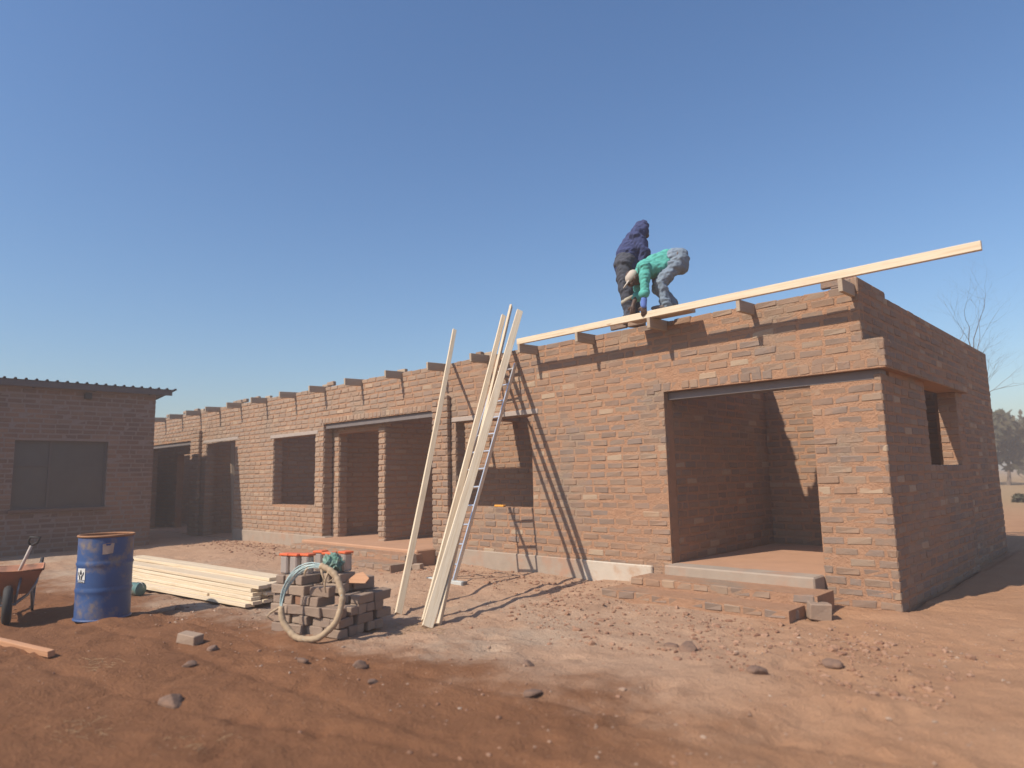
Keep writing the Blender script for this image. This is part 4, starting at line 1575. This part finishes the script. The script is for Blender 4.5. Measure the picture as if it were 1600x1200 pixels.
Rc = Matrix.Rotation(-0.9, 3, 'Y')
organic("cap", [('e', np.array(hd) + np.array(Rc @ Vector((0, 0, .028))), (.100, .085, .074), Rc), ('e', np.array(hd) + np.array(Rc @ Vector((-.12, 0, .02))), (.075, .065, .012), Rc)], M_CAP, pb, 0.009, 3)
organic("glove_cuff", [('c', (np.array(wrN) * .7 + np.array(elN) * .3), np.array(wrN) + np.array([0, 0, -.02]), .040, .037)], M_GLOVE, pb, 0.009, 2)

ps = person_root((-2.41, -0.20, 3.40), "man in navy hooded top and dark work trousers standing behind the bending man")
ps.location = Vector((-2.41, -0.20, 3.52)) + Vector(DA * 0.74) + Vector(UA * 0.20)
ps.scale = (1.06, 1.06, 1.06)
e = lambda x, y, z: (x, y, z)
hL, hR = (-.52, -.08, .69), (-.43, .10, .69)
kL, kR = (-.50, -.09, .245), (-.40, .08, .25)
aL, aR = (-.50, -.07, -.03), (-.41, .10, -.03)
hood_c = (-.255, .05, 1.195)
sL, sR = (-.37, -.14, 1.06), (-.25, .19, 1.05)
eL, eR = (-.285, -.16, .83), (-.16, .26, .82)
wL, wR = (-.27, -.06, .60), (-.10, .16, .62)
body_s = [('c', hL, kL, .078, .055), ('c', hR, kR, .078, .055), ('c', kL, aL, .05, .036), ('c', kR, aR, .05, .036), ('c', (-.48, 0, .70), (-.44, 0, .86), .125, .12), ('c', (-.44, 0, .86), (-.33, .02, 1.03), .12, .125), ('c', sL, sR, .055, .055),
          ('c', sL, eL, .043, .037), ('c', eL, wL, .037, .027), ('c', sR, eR, .043, .037), ('c', eR, wR, .037, .027), ('c', (-.31, .03, 1.07), (-.275, .04, 1.14), .055, .055), ('e', hood_c, (.085, .078, .11), Matrix.Rotation(0.35, 3, 'Y')),
          ('e', (-.175, .075, 1.165), (.022, .018, .028)), ('e', (-.2, .07, 1.12), (.045, .045, .04))]
body_s += hand(wL, (0.05, .1, -1), (1, .1, 0), .7) + hand(wR, (0.1, .1, -1), (1, -.2, 0), .7)
organic("body", body_s, M_SKIN, ps, 0.0078, 3)
hood = [('c', (-.49, 0, .70), (-.455, 0, .84), .165, .165), ('c', (-.455, 0, .84), (-.35, .01, 1.0), .163, .16), ('c', sL, sR, .092, .088), ('c', sL, eL, .078, .066), ('c', eL, wL, .064, .046), ('c', sR, eR, .078, .066), ('c', eR, wR, .064, .046),
        ('e', (-.268, .04, 1.20), (.105, .10, .125), Matrix.Rotation(0.45, 3, 'Y')), ('c', (-.33, .02, 1.06), (-.285, .035, 1.15), .10, .095), ('c', (-.25, .05, 1.27), (-.215, .06, 1.30), .055, .035)]
organic("hooded_top", hood, M_NAVY, ps, 0.010, 3, 0.036, 17, (8, 9, 20))
tro = [('c', (-.50, -.03, .72), (-.46, .04, .70), .15, .14), ('c', hL, (-.545, -.1, .45), .118, .10), ('c', (-.545, -.1, .45), kL, .10, .086), ('c', hR, (-.42, .09, .46), .115, .098), ('c', (-.42, .09, .46), kR, .098, .084), ('c', kL, (-.49, -.08, .08), .084, .078), ('c', (-.49, -.08, .08), aL, .078, .082),
       ('c', kR, (-.40, .09, .08), .082, .078), ('c', (-.40, .09, .08), aR, .078, .08), ('e', (-.60, -.06, .62), (.04, .05, .07))]
organic("trousers", tro, M_DARKT, ps, 0.010, 3, 0.036, 23, (9, 9, 20))
for k_ in (kL, kR):
    mb = MB()
    mb.tube([(k_[0] + .0 + .079 * math.cos(a), k_[1] + .079 * math.sin(a), k_[2] - .03 + .018 * math.cos(a)) for a in wa], 0.016, 6, closed=True)
    for v in range(len(mb.v)):
        x, y, z = mb.v[v]
        mb.v[v] = (x, y, k_[2] - .03 + (z - k_[2] + .03) * 1.9)
    mb.build("reflective_band", M_BAND, ps, True)
for x, y, z in (aL, aR):
    organic("boot", [('c', (x - .05, y, z - .035), (x + .13, y + .02, z - .045), .044, .038), ('c', (x, y, z + .05), (x, y, z - .03), .05, .046)], M_BOOT, ps, 0.01, 3)

# ------------------------------------------------------------------ trees and background
M_BARK = simple("dry_bark", (0.16, 0.115, 0.085), 0.95, 0, 0.3, 6, 0.01)
M_LEAF = simple("dusty_leaf", (0.07, 0.066, 0.035), 0.9, 0, 0.5, 0.9, 0, (0.14, 0.10, 0.05), .4, 2)


def branchy(seed, h, spread, levels=5, r0=0.14, leaf=False):
    r = random.Random(seed)
    mb, tips = MB(), []

    def grow(p, d, l, rad, lv):
        pts, rs = [p], [rad]
        for k in range(3):
            d = (d + Vector((r.gauss(0, .16), r.gauss(0, .16), r.gauss(0.03, .12)))).normalized()
            p = p + d * (l / 3)
            pts.append(p)
            rs.append(rad * (1 - 0.13 * (k + 1)))
        mb.tube([tuple(q) for q in pts], rs, 6 if lv < 3 else 4, cap=False)
        if lv >= levels:
            tips.append(p)
            return
        for k in range(r.choice((2, 3, 3)) if lv < levels - 1 else 3):
            nd = (d + Vector((r.gauss(0, spread), r.gauss(0, spread), r.gauss(.1, spread * .6)))).normalized()
            base_ = pts[r.choice((2, 3, 3))]
            grow(base_, nd, l * r.uniform(.62, .85), rs[-1] * r.uniform(.55, .75), lv + 1)
        tips.append(p)
    grow(Vector((0, 0, -0.2)), Vector((r.gauss(0, .08), r.gauss(0, .08), 1)), h * .30, r0, 0)
    return mb, tips


def tree(loc, seed, h, label, cat="tree", leafy=0, group=None, spread=.5, lf=0.16, levels=5, top=None):
    t = tag(empty("thorn_tree" if not leafy else "savanna_tree", loc), label, cat, group)
    mb, tips = branchy(seed, h, spread, levels, h * .022)
    mb.build("trunk", M_BARK, t)
    if top:
        k = top / max(v[2] for v in mb.v)
        t.scale = (k, k, k)
    if leafy:
        r = np.random.default_rng(seed)
        c = MB()
        tp = np.array([tuple(q) for q in tips])
        idx = r.integers(len(tp), size=leafy)
        vs, fs = [], []
        P = tp[idx] + r.normal(0, .28 * h / 5, (leafy, 3))
        for i in range(leafy):
            a, b_ = r.normal(size=3), r.normal(size=3)
            a /= np.linalg.norm(a)
            b_ -= a * np.dot(a, b_)
            b_ /= np.linalg.norm(b_)
            s = lf * r.uniform(.5, 1.2)
            n = len(vs)
            vs += [P[i] + a * s, P[i] + b_ * s * .5, P[i] - a * s, P[i] - b_ * s * .5]
            fs.append((n, n + 1, n + 2, n + 3))
        c.add(vs, fs)
        c.build("crown", M_LEAF, t)
    return t


tree((-1.5, 9.0, 0), 46, 6.5, "bare thorn tree rising behind the far corner of the house", spread=.62, levels=7, top=5.7)
rt_ = random.Random(8)
FT = [(-4.4, 50, 4.6), (-7.2, 54, 5.0), (-2.0, 56, 4.8), (1.6, 52, 4.4), (4.5, 60, 4.8), (-10.5, 58, 4.8), (8.5, 56, 4.4), (-5.2, 72, 5.4), (-8.6, 76, 5.4)]
FL = ["dull olive bush tree just right of the house's far edge, front row", "second olive tree behind the house's far edge", "olive tree right of centre in the far row", "low olive tree farther right in the far row", "far right olive tree of the row",
      "olive tree mostly hidden behind the house side wall", "outermost low olive tree on the right", "taller hazy tree behind the front bush row", "tallest hazy tree hidden behind the house side wall"]
for i, ((x, y, h), lb) in enumerate(zip(FT, FL)):
    tree((x, y, 0), 40 + i, h, lb, "tree", 3600, "far trees at the edge of the field", .75, .30, 4, top=h)
SHR = [(-1.4, 24.5, 0.55), (-0.3, 25.3, 0.6), (-2.3, 25.0, .5), (0.8, 24.3, .6), (1.9, 25.2, .55)]
SHL = ["low dry shrub closest to the house wall beyond its right side", "second low dry shrub from the house across the sand", "low dry shrub almost hidden by the house wall", "low dry shrub at the right edge beyond the sand", "outermost low dry shrub on the right"]
for i, ((x, y, h), lb) in enumerate(zip(SHR, SHL)):
    tree((x, y, 0), 80 + i, h * 1.6, lb, "shrub", 900, "low shrubs beyond the house", 1.0, .07, 3)

# ------------------------------------------------------------------ dusty air, added to lift the blacks as a lens veil would
if HAZE_DENSITY > 0:
    mb = MB()
    mb.box((0, 0, 2.7), (540, 540, 7.6))
    hz = mb.build("haze", None)
    hm = bpy.data.materials.new("dusty_veil")
    hm.use_nodes = True
    for n in list(hm.node_tree.nodes):
        hm.node_tree.nodes.remove(n)
    pv = hm.node_tree.nodes.new("ShaderNodeVolumePrincipled")
    pv.inputs["Color"].default_value = (0.62, 0.58, 0.56, 1)
    pv.inputs["Density"].default_value = HAZE_DENSITY
    pv.inputs["Anisotropy"].default_value = 0.0
    mo = hm.node_tree.nodes.new("ShaderNodeOutputMaterial")
    hm.node_tree.links.new(pv.outputs[0], mo.inputs["Volume"])
    hz.data.materials.clear()
    hz.data.materials.append(hm)
    tag(hz, "pale dusty air over the whole yard, added as a veil over the darks", None, None, "stuff")

# ------------------------------------------------------------------ one reflectance scale for every painted, earthen and woven surface
for m_ in bpy.data.materials:
    if not m_.use_nodes:
        continue
    b_ = m_.node_tree.nodes.get("Principled BSDF")
    if b_ is None or not b_.inputs["Base Color"].links:
        continue
    src = b_.inputs["Base Color"].links[0].from_socket
    m_.node_tree.links.new(mixc(m_.node_tree, 1.0, src, (0.85, 0.85, 0.85), 'MULTIPLY'), b_.inputs["Base Color"])
